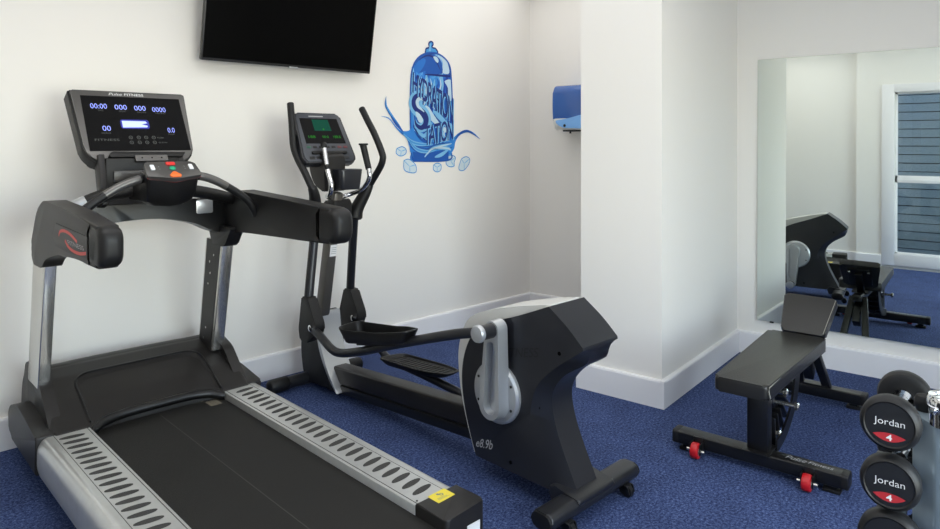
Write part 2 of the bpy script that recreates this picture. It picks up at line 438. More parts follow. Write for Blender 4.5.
# ------------------------------------------------------------------ television
TVB = (2.215, 3.85, 1.965)
x, y = aw(TVB[0], TVB[1])
tv = thing('television', 'black flat-screen television, switched off, tilted down high on the wall', 'television', (x, y, TVB[2]), TW)
TP = panel((0, 0, 0), R(-9.5)); TWD, THT = 1.18, .672
MB().prism(rrect(TWD, THT, .006, 2, 0, THT/2), -.028, 0, .002, TP).build('casing', M_TVB, tv)
MB().box(-TWD/2+.008, TWD/2-.008, .016, THT-.008, 0, .0015, 0, TP).build('screen', M_SCREEN, tv)
MB().prism(rrect(.8, .42, .03, 4, 0, .3), -.05, -.028, .008, TP).build('rear_cover', M_BLACK, tv)
lg = MB().box(-.03, .03, -.007, .004, -.014, .002, .0015, TP); lg.build('logo_badge', M_SPARK, tv)
MB().box(-.2, .2, .075, .098, .12, .56, .004).beam((0, .09, .34), (0, .0, .3), .1, .1, .004).build('wall_bracket', M_STEEL, tv)

# ------------------------------------------------------------------ mural of a water bottle, painted flat on the wall
MUB = (3.465, 3.949, 1.35)
x, y = aw(MUB[0], MUB[1])
mur = thing('wall_mural', 'blue painted wall mural of a water bottle reading HYDRATION STATION above a splash', 'mural', (x, y, MUB[2]), TW)
MP = panel((0, MUB[1], 0), 0.)
def flat(name, layers, parent=mur, z0=.0004):
    """layers: list of (material, function(mb, z))"""
    mats = []; mb = MB(MUB); mb.recalc = False
    for i, (m, f) in enumerate(layers):
        if m not in mats: mats.append(m)
        mb.mi = mats.index(m); f(mb, z0+.00012*i)
    o = mb.build(name, mats, parent); return o
def fillp(poly, smooth=0):
    def f(mb, z):
        p = sp(poly, smooth, True) if smooth else poly
        n = len(p); a = sum(p[i][0]*p[(i+1) % n][1]-p[(i+1) % n][0]*p[i][1] for i in range(n))
        p = p if a > 0 else p[::-1]
        vs = [mb.bm.verts.new(mb.base @ MP @ Vector((*q, z))) for q in p]
        es = [mb.bm.edges.new((vs[i], vs[(i+1) % n])) for i in range(n)]
        r = bmesh.ops.triangle_fill(mb.bm, edges=es, use_beauty=True, normal=mb.base.to_3x3() @ MP.to_3x3() @ Vector((0, 0, 1)))
        for q in r['geom']:
            if isinstance(q, bmesh.types.BMFace): q.material_index = mb.mi
    return f
def strokes(lines, w, closed=False):
    def f(mb, z):
        for l in lines: mb.ribbon(l+[l[0]] if closed else l, w, z, MP, 6, taper=not closed, thick=0)
    return f
def words(t, q, off=0., dx=0, dy=0):
    bl, br, tl, tr = [(a+dx, b+dy) for a, b in q]
    g = quad(bl, br, tl, tr)
    return lambda mb, z: mb.text(t, g, M=MP, z=z, space=.82, offset=off)
MU_BODY = [(3.276,1.35),(3.256,1.433),(3.249,1.657),(3.249,1.845),(3.256,1.987),(3.276,2.064),(3.315,2.12),(3.374,2.159),(3.455,2.181),(3.538,2.174),(3.612,2.137),(3.652,2.085),(3.665,1.999),(3.676,1.825),(3.683,1.587),(3.665,1.429),(3.638,1.35)]
MU_NOZZLE = [(3.396,2.169),(3.402,2.205),(3.425,2.214),(3.436,2.225),(3.429,2.243),(3.438,2.259),(3.456,2.266),(3.471,2.259),(3.474,2.245),(3.463,2.228),(3.474,2.219),(3.501,2.215),(3.517,2.182)]
MU_DOME = [(3.291,2.05),(3.31,2.101),(3.356,2.145),(3.416,2.165),(3.476,2.166),(3.531,2.15),(3.559,2.121),(3.573,2.071),(3.562,2.024),(3.409,2.016),(3.396,2.037),(3.343,2.018)]
MU_DOMEPALE = [(3.545,2.172),(3.601,2.146),(3.632,2.101),(3.643,2.034),(3.575,2.032),(3.581,2.082),(3.566,2.132)]
MU_DOMEHI = [(3.476,2.15),(3.51,2.153),(3.531,2.129),(3.524,2.108),(3.501,2.117)]
MU_BAND = [(3.389,2.014),(3.517,2.019),(3.654,2.019),(3.654,2.002),(3.517,2.003),(3.396,2.005)]
MU_PALE = [(3.594,1.969),(3.664,1.983),(3.669,1.9),(3.664,1.816),(3.632,1.846),(3.629,1.919)]
MU_LEFTLIGHT = [(3.262,2.057),(3.278,2.069),(3.288,2.0),(3.278,1.899),(3.268,1.8),(3.257,1.879),(3.257,1.978)]
MU_TAIL = [(3.39,1.766),(3.429,1.761),(3.473,1.71),(3.534,1.646),(3.606,1.6),(3.642,1.551),(3.579,1.58),(3.49,1.632),(3.429,1.683)]
MU_TAIL2 = [(3.473,1.736),(3.543,1.712),(3.624,1.647),(3.67,1.635),(3.677,1.567),(3.633,1.587),(3.561,1.646),(3.508,1.685)]
MU_S = [(3.417,1.771),(3.412,1.81),(3.373,1.839),(3.327,1.841),(3.29,1.814),(3.289,1.771),(3.322,1.738),(3.373,1.707),(3.4,1.669),(3.39,1.623),(3.349,1.601),(3.305,1.622),(3.29,1.66)]
MU_SIN = [(3.39,1.786),(3.378,1.814),(3.339,1.822),(3.312,1.798),(3.322,1.764),(3.352,1.743),(3.383,1.721)]
MU_SLOW = [(3.295,1.718),(3.31,1.673),(3.332,1.642),(3.359,1.64),(3.369,1.662),(3.349,1.694),(3.315,1.719)]
MU_SPLASH = [(2.973,1.678),(3.045,1.67),(3.099,1.619),(3.155,1.578),(3.228,1.576),(3.269,1.6),(3.31,1.539),(3.403,1.503),(3.49,1.493),(3.597,1.497),(3.67,1.513),(3.725,1.552),(3.782,1.578),(3.848,1.588),(3.912,1.569),(3.992,1.514),(3.907,1.553),(3.839,1.572),(3.782,1.56),(3.735,1.527),(3.707,1.486),(3.699,1.446),(3.67,1.408),(3.633,1.39),(3.285,1.4),(3.239,1.455),(3.212,1.519),(3.155,1.557),(3.099,1.606),(3.045,1.661)]
MU_TIP = [(3.02,1.827),(3.011,1.765),(3.032,1.722),(3.076,1.668),(3.131,1.606),(3.171,1.576),(3.139,1.625),(3.092,1.677),(3.048,1.729),(3.026,1.765)]
MU_BASE = [(3.269,1.421),(3.378,1.403),(3.508,1.405),(3.637,1.417),(3.633,1.35),(3.455,1.343),(3.279,1.346)]
MU_DARKWAVES = [[(3.155,1.569),(3.236,1.513),(3.336,1.461),(3.455,1.461)],[(3.203,1.532),(3.269,1.462),(3.386,1.435),(3.525,1.46),(3.633,1.466)],[(3.285,1.577),(3.352,1.513),(3.455,1.48),(3.597,1.484)],[(3.352,1.364),(3.403,1.422),(3.508,1.467),(3.651,1.487)],[(3.244,1.462),(3.31,1.423),(3.421,1.406),(3.561,1.42),(3.679,1.453)],[(3.302,1.551),(3.344,1.532),(3.421,1.559),(3.455,1.611)],[(3.06,1.686),(3.115,1.625),(3.179,1.569)],[(3.707,1.514),(3.763,1.561),(3.848,1.58),(3.936,1.545)]]
MU_PALEWAVES = [[(3.179,1.553),(3.261,1.494),(3.352,1.474),(3.473,1.476)],[(3.228,1.513),(3.302,1.442),(3.403,1.419),(3.508,1.434)],[(3.386,1.377),(3.455,1.434),(3.561,1.46),(3.67,1.48)],[(3.455,1.441),(3.543,1.447),(3.633,1.44),(3.661,1.426)],[(3.31,1.583),(3.378,1.539),(3.429,1.585)],[(3.49,1.375),(3.561,1.394),(3.633,1.433)]]
MU_ICE = [[(3.12,1.444),(3.171,1.458),(3.207,1.437),(3.203,1.405),(3.155,1.389),(3.115,1.41)],[(3.187,1.355),(3.236,1.363),(3.299,1.32),(3.302,1.266),(3.244,1.264),(3.19,1.288)],[(3.481,1.316),(3.517,1.328),(3.557,1.314),(3.554,1.274),(3.517,1.26),(3.48,1.277)],[(3.619,1.373),(3.661,1.388),(3.712,1.371),(3.699,1.331),(3.696,1.3),(3.642,1.299),(3.611,1.326)],[(3.778,1.357),(3.829,1.373),(3.87,1.355),(3.862,1.314),(3.81,1.267),(3.759,1.266),(3.751,1.296)]]
MU_QH = [(3.266,1.864),(3.683,1.635),(3.271,2.022),(3.685,1.841)]
MU_QT = [(3.384,1.462),(3.683,1.512),(3.384,1.614),(3.685,1.675)]

B_MID2 = mat('mural_splash_blue', (44, 130, 212), .6)
rb = random.Random(11)
def brush(n, w):
    L = []
    for k in range(n):
        x = 3.272+.385*(k+rb.random()*.8)/n; z = 1.44+rb.random()*.42; h = .1+rb.random()*.16; q = rb.uniform(-.03, .03)
        L.append([(x, z), (x+q, z+h*.35), (x-q*.6, z+h*.7), (x+q*.4, min(2.0, z+h))])
    return strokes(L, w)
flat('bottle', [(B_WASH, fillp(MU_BODY, 4)), (B_LIGHT, brush(13, .026)), (B_DEEP, brush(14, .018)), (B_PALE, brush(9, .014)), (B_NAVY, brush(7, .01)), (B_LIGHT, fillp(MU_LEFTLIGHT)), (B_DEEP, fillp(MU_DOME, 3)), (B_BLUE, fillp([(3.285, 2.04), (3.31, 2.09), (3.36, 2.13), (3.40, 2.12), (3.38, 2.07), (3.33, 2.02)], 3)), (B_NAVY, strokes([[(3.33, 2.11), (3.40, 2.15), (3.47, 2.15), (3.52, 2.10), (3.55, 2.05)]], .014)), (B_PALE, fillp(MU_DOMEPALE, 3)), (B_PALE, fillp(MU_DOMEHI, 3)),
    (B_PALE, fillp(MU_PALE, 3)), (B_NAVY, fillp(MU_BAND)), (B_MID, fillp(MU_NOZZLE, 3)), (B_NAVY, strokes([MU_NOZZLE], .012, True)), (B_DEEP, strokes([MU_BODY], .014, True)),
    (B_LIGHT, fillp([(3.428, 2.19), (3.45, 2.19), (3.45, 2.25), (3.44, 2.25)]))])
flat('lettering', [(B_PALE, fillp(MU_TAIL, 3)), (B_LIGHT, fillp(MU_TAIL2, 3)), (B_LIGHT, strokes([MU_S], .115)), (B_NAVY, strokes([MU_S], .06)), (B_PALE, strokes([MU_SIN], .03)), (B_PALE, fillp(MU_SLOW, 3)),
    (B_LIGHT, words('HYDRATION', MU_QH, .022, .008, -.006)), (B_NAVY, words('HYDRATION', MU_QH, .012)),
    (B_LIGHT, words('TATION', MU_QT, .02, .008, -.006)), (B_NAVY, words('TATION', MU_QT, .01))], z0=.0040)
flat('splash', [(B_MID2, fillp(MU_SPLASH, 3)), (B_MID, fillp(MU_TIP, 3)), (B_DEEP, strokes([MU_TIP[:6]], .008)), (B_DEEP, fillp(MU_BASE)), (B_DEEP, strokes(MU_DARKWAVES, .022)), (B_LIGHT, strokes(MU_PALEWAVES, .03)), (B_MID, strokes(MU_PALEWAVES[:2], .012)), (B_PALE, strokes(MU_PALEWAVES[2:4], .012))], z0=.0027)
for ic in MU_ICE:
    c = (sum(p[0] for p in ic)/len(ic), sum(p[1] for p in ic)/len(ic))
    inner = [[c, ic[0]], [c, ic[2]], [c, ic[4]]]
    flat('ice_cube', [(B_ICE, fillp(ic)), (B_MID, strokes([ic], .007, True)), (B_LIGHT, strokes(inner, .007))])

# ------------------------------------------------------------------ paper towel dispenser
DB = (5.053, 2.83, 1.59)
dsp = thing('paper_dispenser', 'blue paper towel dispenser on the alcove end wall, partly hidden by the pillar', 'dispenser', DB)
def loft_box(name, m, prof, y0, y1, bev):
    mb = MB((0, 0, 0)); mb.prism(prof, y0, y1, bev, Matrix(((1, 0, 0, 0), (0, 0, 1, 0), (0, 1, 0, 0), (0, 0, 0, 1))), 5); return mb.build(name, m, dsp)
loft_box('base', M_DISP3, fillet([(0, 0), (-.19, .0), (-.219, .03), (-.222, .12), (0, .12)], .03), -.155, .157, .03)
loft_box('cover', M_DISP1, fillet([(0, .07), (-.218, .066), (-.229, .2), (-.222, .335), (-.17, .372), (0, .372)], [.0, .01, .05, .06, .06, .0]), -.16, .16, .045)
# light blue lower front panel with a curved upper edge
mb = MB(); MF = Matrix(((0, 0, -1, 0), (1, 0, 0, 0), (0, 1, 0, 0), (0, 0, 0, 1)))
low = [(.08, .03), (.04, .018), (-.05, .014), (-.15, .014), (-.15, .07), (-.15, .128), (-.105, .12), (-.03, .104), (.04, .09), (.10, .082), (.128, .074), (.112, .048)]
mb.prism(sp(low, 3, True), .212, .236, .004, MF); mb.build('lower_panel', M_DISP2, dsp)
MB().lathe([(.012, .22), (.012, .238), (.008, .242)], MF @ Matrix.Translation((.04, .036, 0)), 16).build('latch', M_STEEL, dsp)
out_ = MB().box(-.18, -.05, -.11, .09, -.012, .003, .003).build('outlet', M_STEEL, dsp)
MB().tube([(-.16, .03, -.028), (-.16, .03, -.01)], .008).build('outlet_nozzle', M_STEEL, out_)

# ------------------------------------------------------------------ treadmill  (coordinates: r across, u towards the painted wall, z up)
TB = (1.2, 2.6, 0)
x, y = aw(TB[0], TB[1])
tm = thing('treadmill', 'large treadmill with lit console, black belt and silver slotted side rails, left of the room', 'treadmill', (x, y, 0), TW)
def T(): return MB(TB)
T().box(.775, 1.63, 1.7, 3.62, .05, .195, .01).build('base_frame', M_BLACK, tm)
for r_, u_ in ((.86, 1.78), (1.54, 1.78), (.86, 3.55), (1.54, 3.55)):
    T().lathe([(.03, 0), (.032, .01), (.024, .02), (.02, .06)], Matrix.Translation((r_, u_, 0)), 20).build('foot', M_RUB, tm)
# belt: loop round two rollers
loop = []
for k in range(13): a = R(90+180*k/12); loop.append((1.69+.06*math.cos(a), .155+.06*math.sin(a)))
for k in range(13): a = R(-90+180*k/12); loop.append((3.62+.06*math.cos(a), .155+.06*math.sin(a)))
mb = T(); mb.prism(loop, .905, 1.5, 0, SIDE)
belt = mb.build('running_belt', M_BELT, tm)
mb = T()
for k in range(3): mb.box(1.412+.019*k, 1.4295+.019*k, 3.228, 3.300, .2152, .2157)
for k in range(3): mb.box(1.400+.022*k, 1.412+.022*k, 3.318, 3.36, .2152, .2157)
mb.build('belt_marking', mat('worn_print', (104, 98, 84), .7), belt)
T().box(1.196, 1.199, 1.7, 3.3, .2150, .2153).build('belt_seam', mat('seam_grey', (58, 56, 53), .6), belt)
# side rails
prof = fillet([(.897, .249), (.897, .2), (.76, .2), (.745, .085), (.712, .085), (.698, .13), (.699, .215), (.722, .25)], [.004, 0, 0, 0, .01, .03, .05, .03])
FR = Matrix(((1, 0, 0, 0), (0, 0, 1, 0), (0, 1, 0, 0), (0, 0, 0, 1)))
for side in (0, 1):
    mx = (lambda r: r) if not side else (lambda r: 2.398-r)
    mb = T(); mb.prism([(mx(a), b) for a, b in prof], 1.80, 3.30, .0015, FR, 1)
    mb.mi = 1
    for k in range(24):
        uu = 1.862+k*.0595; c = mx(.813)
        el = [(c+.047*math.cos(2*PI*j/22), uu+.0145*math.sin(2*PI*j/22)+(.006 if side else -.006)*math.cos(2*PI*j/22)) for j in range(22)]
        mb.prism(el, .2495, .2512, 0)
    for gr in (.757, .884):
        g0, g1 = sorted((mx(gr), mx(gr+.0025))); mb.box(g0, g1, 1.803, 3.297, .2488, .2499)
    for s_ in (1.815, 3.285): mb.lathe([(.004, .2495), (.003, .2515)], Matrix.Translation((mx(.875), s_, 0)), 10)
    mb.build('side_rail', [M_SILVER, M_GRIP], tm)
    e0, e1 = sorted((mx(.895), mx(.702)))
    mb = T(); mb.prism(fillet([(e0, 1.80), (e0, 1.655) if not side else (e0, 1.64), (e1, 1.64) if not side else (e1, 1.655), (e1, 1.80)], [0, .02, .02, 0]), .05, .254, .006, None, 2)
    cap = mb.build('rear_end_cap', M_HOOD, tm)
    if side:
        mb = T(); mb.prism([(1.561, 1.744), (1.642, 1.748), (1.642, 1.806), (1.561, 1.804)], .2541, .2546); mb.mi = 1
        mb.ring(1.607, 1.782, .004, .008, .2549); mb.circle(1.597, 1.79, .006, .2549)
        for j in range(3): mb.box(1.575, 1.625-.008*j, 1.758+.005*j, 1.7595+.005*j, .2546, .2548)
        mb.build('warning_sticker', [M_YEL, mat('sticker_print', (120, 128, 120), .6)], cap)
        T().box(1.60, 1.66, 1.6425, 1.645, .12, .2).build('white_sticker', M_WHITE, cap)
# motor hood: grid surface with a sunken centre
HP = [(3.28, .25), (3.45, .335), (3.6, .398), (3.68, .420), (3.735, .426), (3.79, .408), (3.83, .36), (3.85, .28), (3.86, .15)]
def hz(u):
    if u <= HP[0][0]: return HP[0][1]
    for (a, b), (c, d) in zip(HP, HP[1:]):
        if u <= c: return b+(d-b)*(u-a)/(c-a)
    return HP[-1][1]
def sm(t): t = max(0., min(1., t)); return t*t*(3-2*t)
rows = []
NR, NU = 150, 90
hu = sp(HP, 8)
def hood_row(t):
    row = []
    for i in range(NR+1):
        r_ = .752+(1.648-.752)*i/NR; xc = (r_-1.2)
        f0 = 3.285+.05*sm((.31-abs(xc))/.06)*(1-(abs(xc)/.31)**4 if abs(xc) < .31 else 0)
        idx = t*(len(hu)-1); a = int(min(idx, len(hu)-2)); fr = idx-a
        u0 = hu[a][0]+(hu[a+1][0]-hu[a][0])*fr; z0 = hu[a][1]+(hu[a+1][1]-hu[a][1])*fr
        u = f0+(u0-3.28)*(3.86-f0)/(3.86-3.28)
        z = hz(u) if u < 3.7 else z0
        # sunken panel between the shoulders
        dx = .298-abs(xc); du = 3.60-u
        dcor = .09
        if dx < dcor and du < dcor: d = dcor-math.hypot(dcor-dx, dcor-du)
        else: d = min(dx, du)
        z -= .014*sm(d/.012)
        z -= .02*sm((abs(xc)-.425)/.03)**1.
        row.append((r_, u, z))
    return row
rows = [hood_row(0)]
rows = [[(a, b-.004, .2) for a, b, c in rows[0]], [(a, b-.006, c-.01) for a, b, c in rows[0]]]+[hood_row(t/NU) for t in range(NU+1)]+[[(a, 3.862, .06) for a, b, c in rows[0]]]
for rw in rows: rw.insert(0, (rw[0][0]-.001, rw[0][1], .08)); rw.append((rw[-1][0]+.001, rw[-1][1], .08))
mb = T(); mb.grid(rows); hood = mb.build('motor_hood', M_HOOD, tm, 50)
# groove outlining the sunken panel
gro = []
for rr_, uu_ in fillet([(-.298, 3.31), (-.298, 3.60), (.298, 3.60), (.298, 3.31)], [0, .09, .09, 0], 10): gro.append((rr_, uu_))
gr2 = []
for (a, b), (c, d) in zip(gro, gro[1:]):
    n_ = max(1, int(math.hypot(c-a, d-b)/.02))
    for k in range(n_): gr2.append((a+(c-a)*k/n_, b+(d-b)*k/n_))
gr2.append(gro[-1])
T().tube([(1.2+a, b, hz(b)-.002) for a, b in gr2], .0065, 8).build('panel_groove', M_SATIN, hood)
# raised lip round the belt opening
lip = []
for i in range(41):
    xc = -.3+.6*i/40
    f0 = 3.285+.05*sm((.31-abs(xc))/.06)*(1-(abs(xc)/.31)**4)
    lip.append((1.2+xc, f0-.004, hz(f0)-.022))
T().tube(lip, .021, 12).build('hood_lip', M_SATIN, hood)
for side in (0, 1):
    q = fillet([(3.295, .10), (3.295, .257), (3.5, .288), (3.66, .305), (3.79, .26), (3.84, .185), (3.77, .12)], [.0, .01, .05, .08, .06, .06, .03])
    r0, r1 = (.692, .765) if not side else (1.633, 1.706)
    T().prism(q, r0, r1, .014, SIDE, 3).build('front_side_cover', M_HOOD, tm)
    # inclined shoulder with a raised rib up to the column foot
    rr = (.752, .805) if not side else (1.595, 1.648)
    T().prism(fillet([(3.31, .24), (3.50, .405), (3.74, .47), (3.80, .42), (3.80, .2), (3.31, .2)], [.01, .03, .02, .03, 0, 0]), rr[0], rr[1], .008, SIDE).build('column_foot', M_HOOD, tm)
# columns
for side in (0, 1):
    r0, r1 = (.75, .80) if not side else (1.55, 1.612)
    q = [(3.53, .385), (3.715, .385), (3.61, .98), (3.405, .98)]
    col = T().prism(fillet(q, .006, 2), r0, r1, .007, SIDE, 3).build('column', M_ALU, tm)
    rp = (r1, r1+.003) if not side else (r0-.003, r0)
    mb = T(); mb.prism([(3.55, .385), (3.695, .385), (3.588, .98), (3.427, .98)], rp[0], rp[1], .001, SIDE, 1)
    colp = mb.build('column_panel', M_HOOD, col)
    for (u_, z_) in ((3.50, .9), (3.55, .86), (3.545, .8), (3.57, .74), (3.6, .5), (3.63, .44)):
        rr = rp[0]-.003 if side else rp[1]
        T().lathe([(.006, 0), (.006, .002), (.004, .004)], Matrix.Translation((rr, u_, z_)) @ Matrix.Rotation(PI/2, 4, 'Y'), 12).build('bolt', M_ALU, colp)
# arms
for side in (0, 1):
    if not side:
        r0, r1 = .728, .806; q = [(2.60, 1.052), (2.60, 1.203), (2.95, 1.232), (3.33, 1.25), (3.44, 1.2), (3.56, 1.02), (3.50, .955), (3.36, .955), (3.30, 1.0), (3.10, 1.045), (2.8, 1.062)]
        rad = [.0, .0, .1, .05, .05, .04, .02, .02, .04, .05, .1]
    else:
        r0, r1 = 1.575, 1.668; q = [(2.45, 1.064), (2.45, 1.216), (2.95, 1.235), (3.33, 1.25), (3.50, 1.2), (3.56, 1.04), (3.42, 1.03), (3.2, 1.043), (2.8, 1.056)]
        rad = [.0, .0, .1, .05, .05, .04, .04, .05, .1]
    arm = T().prism(fillet(q, rad, 6), r0, r1, .012, SIDE, 3).build('arm_housing', M_BLACK if side else M_HOOD, tm)
    if side: T().prism(fillet([(3.30, 1.06), (3.58, 1.06), (3.52, .955), (3.38, .955)], [.02, .02, .015, .02]), 1.545, 1.62, .01, SIDE, 3).build('arm_boot', M_BLACK, arm)
    ue = q[0][0]
    zc = (q[0][1]+q[1][1])/2; hh = (q[1][1]-q[0][1])/2
    # rounded end
    pr = fillet([(ue+.10, zc+hh+.004), (ue-.055, zc+hh), (ue-.055, zc-hh), (ue+.10, zc-hh)], [.004, .062, .062, .004], 10)
    T().rounded(pr, r0-.003, r1+.003, .03, SIDE, 6).build('arm_end_cap', M_BLACK, arm)
    if not side:
        S2 = Matrix(((0, 0, -1, .728), (-1, 0, 0, 0), (0, 1, 0, 0), (0, 0, 0, 1)))     # outer face: x -> -u (reads left to right), y -> z
        mb = T(); mb.prism(fillet([(-3.165, 1.116), (-3.12, 1.17), (-2.6, 1.155), (-2.61, 1.082), (-2.948, 1.072), (-3.12, 1.078)], .008), -.001, .003, .0012, S2)
        bd = mb.build('badge_panel', M_BLACK, arm)
        mb = T(); mb.ribbon([(-3.066, 1.124), (-3.048, 1.142), (-2.991, 1.151), (-2.905, 1.146), (-2.815, 1.126)], .012, .0036, S2, 8, taper=False, thick=0)
        mb.ribbon([(-2.976, 1.116), (-2.933, 1.097), (-2.864, 1.087), (-2.783, 1.087), (-2.702, 1.097)], .012, .0036, S2, 8, taper=False, thick=0)
        mb.recalc = False; mb.mi = 1
        mb.text('FITNESS', quad((-2.93, 1.104), (-2.725, 1.104), (-2.945, 1.121), (-2.735, 1.119)), M=S2, z=.004)
        mb.build('emblem', [M_REDPR, M_GREYPR], bd)
# cross bar (bowed black beam between the arms)
def bar_u(r_): return 3.42
top = [(.80, 1.20), (.95, 1.212), (1.18, 1.216), (1.42, 1.212), (1.58, 1.20)]
bot = [(1.58, 1.02), (1.50, 1.045), (1.42, 1.085), (1.30, 1.115), (1.18, 1.125), (1.05, 1.12), (.95, 1.105), (.87, 1.07), (.80, 1.03)]
PB = panel((0, 3.36, 0), R(4))
cb = T().prism(sp(top, 6)+sp(bot, 4), -.09, .0, .01, PB, 3).build('cross_bar', M_SATIN, tm, 45)
T().prism(rrect(.085, .07, .008, 3, 1.47, 1.168), .0, .004, .001, PB).build('opening_plate', M_SPARK, cb)  # silver plate in place of a pale opening in the bar
# upper arch behind the pod
T().tube([(.84, 3.36, 1.2), (.95, 3.33, 1.25), (1.08, 3.3, 1.275), (1.2, 3.29, 1.28), (1.33, 3.3, 1.262), (1.46, 3.33, 1.235), (1.585, 3.36, 1.2)], .03, 16, smooth=6).build('arch_rail', M_BLACK, tm)
T().tube([(.80, 3.385, 1.185), (.85, 3.357, 1.206), (.90, 3.343, 1.232)], .031, 16, smooth=4).build('rail_band', M_SPARK, tm)
# handlebars
hl = [(.79, 3.10, 1.18), (.82, 3.10, 1.212), (.885, 3.10, 1.26), (.96, 3.10, 1.306), (1.04, 3.10, 1.334), (1.10, 3.12, 1.338)]
hr = [(1.21, 3.12, 1.345), (1.29, 3.10, 1.341), (1.36, 3.10, 1.322), (1.44, 3.10, 1.28), (1.525, 3.10, 1.222), (1.565, 3.10, 1.172), (1.585, 3.11, 1.14)]
for h, gs in ((hl, (2.3, 4.2)), (hr, (1.2, 3.0))):
    hb = T().tube(h, .0185, 16, smooth=8).build('handlebar', M_RUB, tm)
    P = sp(h, 8); a, b = int(gs[0]*8), int(gs[1]*8)
    T().tube(P[a:b], .0193, 16).build('pulse_grip', M_BEZEL, hb)
# control pod with buttons
PT = R(52); PP = panel((1.163, 3.02, 1.35), PT)
mb = T()
mb.prism(fillet([(-.118, 0), (-.045, -.012), (0, -.022), (.045, -.012), (.118, 0), (.108, .095), (-.108, .095)], [.012, .02, .02, .02, .012, .015, .015]), -.02, 0, .005, PP, 3)
pod = mb.build('control_pod', M_BEZEL, tm)
mb = T()
sec = [(0., 1.0, 1.338, 3.035, 3.12), (.0, .96, 1.28, 3.05, 3.14), (0, .86, 1.235, 3.075, 3.17), (0, .6, 1.215, 3.1, 3.17)]
rows = []
for _, w, z, ua, ub in sec:
    ww = .112*w
    rows.append([(1.163-ww, ub, z), (1.163-ww, ua+.012, z), (1.163-ww+.012, ua, z), (1.163, ua-.015, z-.004), (1.163+ww-.012, ua, z), (1.163+ww, ua+.012, z), (1.163+ww, ub, z)])
rows[0] = [(a, b, c+(b-3.02)*.3) for a, b, c in rows[0]]
mb.grid(rows); mb.box(1.07, 1.256, 3.1, 3.34, 1.23, 1.335, .01)
mb.build('pod_body', M_BLACK, pod, 30)
T().ribbon([(-.116, 0), (-.05, -.012), (0, -.02), (.05, -.012), (.116, 0)], .004, -.018, panel((1.163, 3.012, 1.346), R(20)), 4, taper=False).build('trim_line', M_REDLINE, pod)
for nm, m_, pl in (('speed_button', M_BTNW, rrect(.018, .034, .004, 3, -.083, .055)), ('incline_button', M_BTNW, rrect(.018, .034, .004, 3, .083, .055)),
                   ('stop_button', M_BTNR, rrect(.04, .02, .006, 3, 0, .079)), ('start_button', M_BTNG, rrect(.026, .022, .0105, 5, 0, .047)),
                   ('pause_button', M_BTNO, fillet([(-.026, .0), (-.02, -.012), (.02, -.012), (.026, .0), (.004, .024), (-.004, .024)], .004))):
    T().prism(pl, -.001, .004, .0012, PP).build(nm, m_, pod)
mb = T(); mb.text('+', at(-.055, .06, .008, .008), M=PP, z=.0006); mb.text('-', at(-.055, .045, .008, .002), M=PP, z=.0006); mb.recalc = False; mb.build('pod_print', M_GREYPR, pod); mb = T(); mb.text('+', at(.055, .06, .008, .008), M=PP, z=.0006); mb.text('-', at(.055, .045, .008, .002), M=PP, z=.0006)
mb.recalc = False; mb.build('pod_print', M_GREYPR, pod)
# console
CT = R(31); CP = panel((1.18, 3.44, 1.405), CT)
body = fillet([(-.20, -.014), (.195, -.014), (.248, .045), (.268, .392), (.262, .402), (-.278, .402), (-.284, .392), (-.262, .045)], [.03, .03, .08, .02, .015, .015, .02, .08])
con = T().prism(body, -.075, -.012, .012, CP, 3).build('console', M_BLACK, tm)
T().prism(fillet([(-.195, -.006), (.19, -.006), (.242, .048), (.263, .388), (.256, .398), (-.268, .398), (-.274, .388), (-.254, .048)], [.03, .03, .08, .02, .012, .012, .02, .08]), -.014, 0, .004, CP, 2).build('bezel', M_BEZEL, con)
scr = T().box(-.234, .232, .056, .366, 0, .0016, .0004, CP, 1).build('screen', M_GLOSS, con)
def cx(px): return (px-333)*.00099
def cy(py): return .056+(305-py)*.00134
def led(name, items, m):
    for t, px, py, w, h in items:
        mb = T(); mb.recalc = False; mb.text(t, at(cx(px), cy(py), w*.00097, h*.0013), M=CP, z=.0021); mb.build(name, m, scr)
led('digits', [('00:00', 170, 118, 76, 22), ('000', 270, 120, 58, 22), ('000', 360, 122, 56, 22), ('0000', 452, 126, 68, 22), ('00', 187, 212, 38, 22), ('0.0', 490, 217, 36, 22)], M_LED)
led('captions', [('TIME', 175, 136, 26, 6), ('SPEED', 275, 138, 32, 6), ('INCLINE', 365, 140, 44, 6), ('CALORIES', 455, 142, 52, 6), ('DISTANCE', 182, 232, 42, 6), ('PULSE', 487, 235, 30, 6), ('PROGRAM', 428, 251, 32, 6), ('QUICK START', 436, 272, 44, 6), ('FITNESS', 180, 260, 110, 9)], M_LEDD)
mb = T(); mb.prism([(cx(262), cy(208)), (cx(376), cy(206)), (cx(380), cy(199)), (cx(352), cy(193)), (cx(380), cy(188)), (cx(372), cy(180)), (cx(262), cy(179))], .0016, .0022, 0, CP)
mb.build('led_bar', M_LEDW, scr)
T().prism(rrect(cx(388)-cx(254), .052, .012, 4, cx(321), cy(193)), .0014, .0019, 0, CP).build('led_glow', mat('blue_led_halo', (10, 10, 40), .5, emit=(38, 52, 190), estr=.8), scr)
mb = T(); mb.recalc = False
for px in (288, 325, 360, 396):
    for py in (250, 271): mb.ring(cx(px), cy(py), .0068, .0092, .0021, CP); mb.box(cx(px)-.003, cx(px)+.003, cy(py)-.001, cy(py)+.001, .0019, .0022, 0, CP)
mb.build('key_icons', M_LEDD, scr)
mb = T(); mb.recalc = False; mb.text('Pulse', at(-.075, .381, .062, .015), M=CP, z=.0004, shear=.3); mb.text('FITNESS', at(.012, .381, .09, .014), M=CP, z=.0004, offset=.01)
mb.build('logo', M_WHITE, con)
T().prism(fillet([(-.16, .006), (.17, .006), (.19, .028), (-.15, .036), (-.165, .02)], .006), -.01, .03, .006, CP, 2).build('book_ledge', M_BLACK, con)
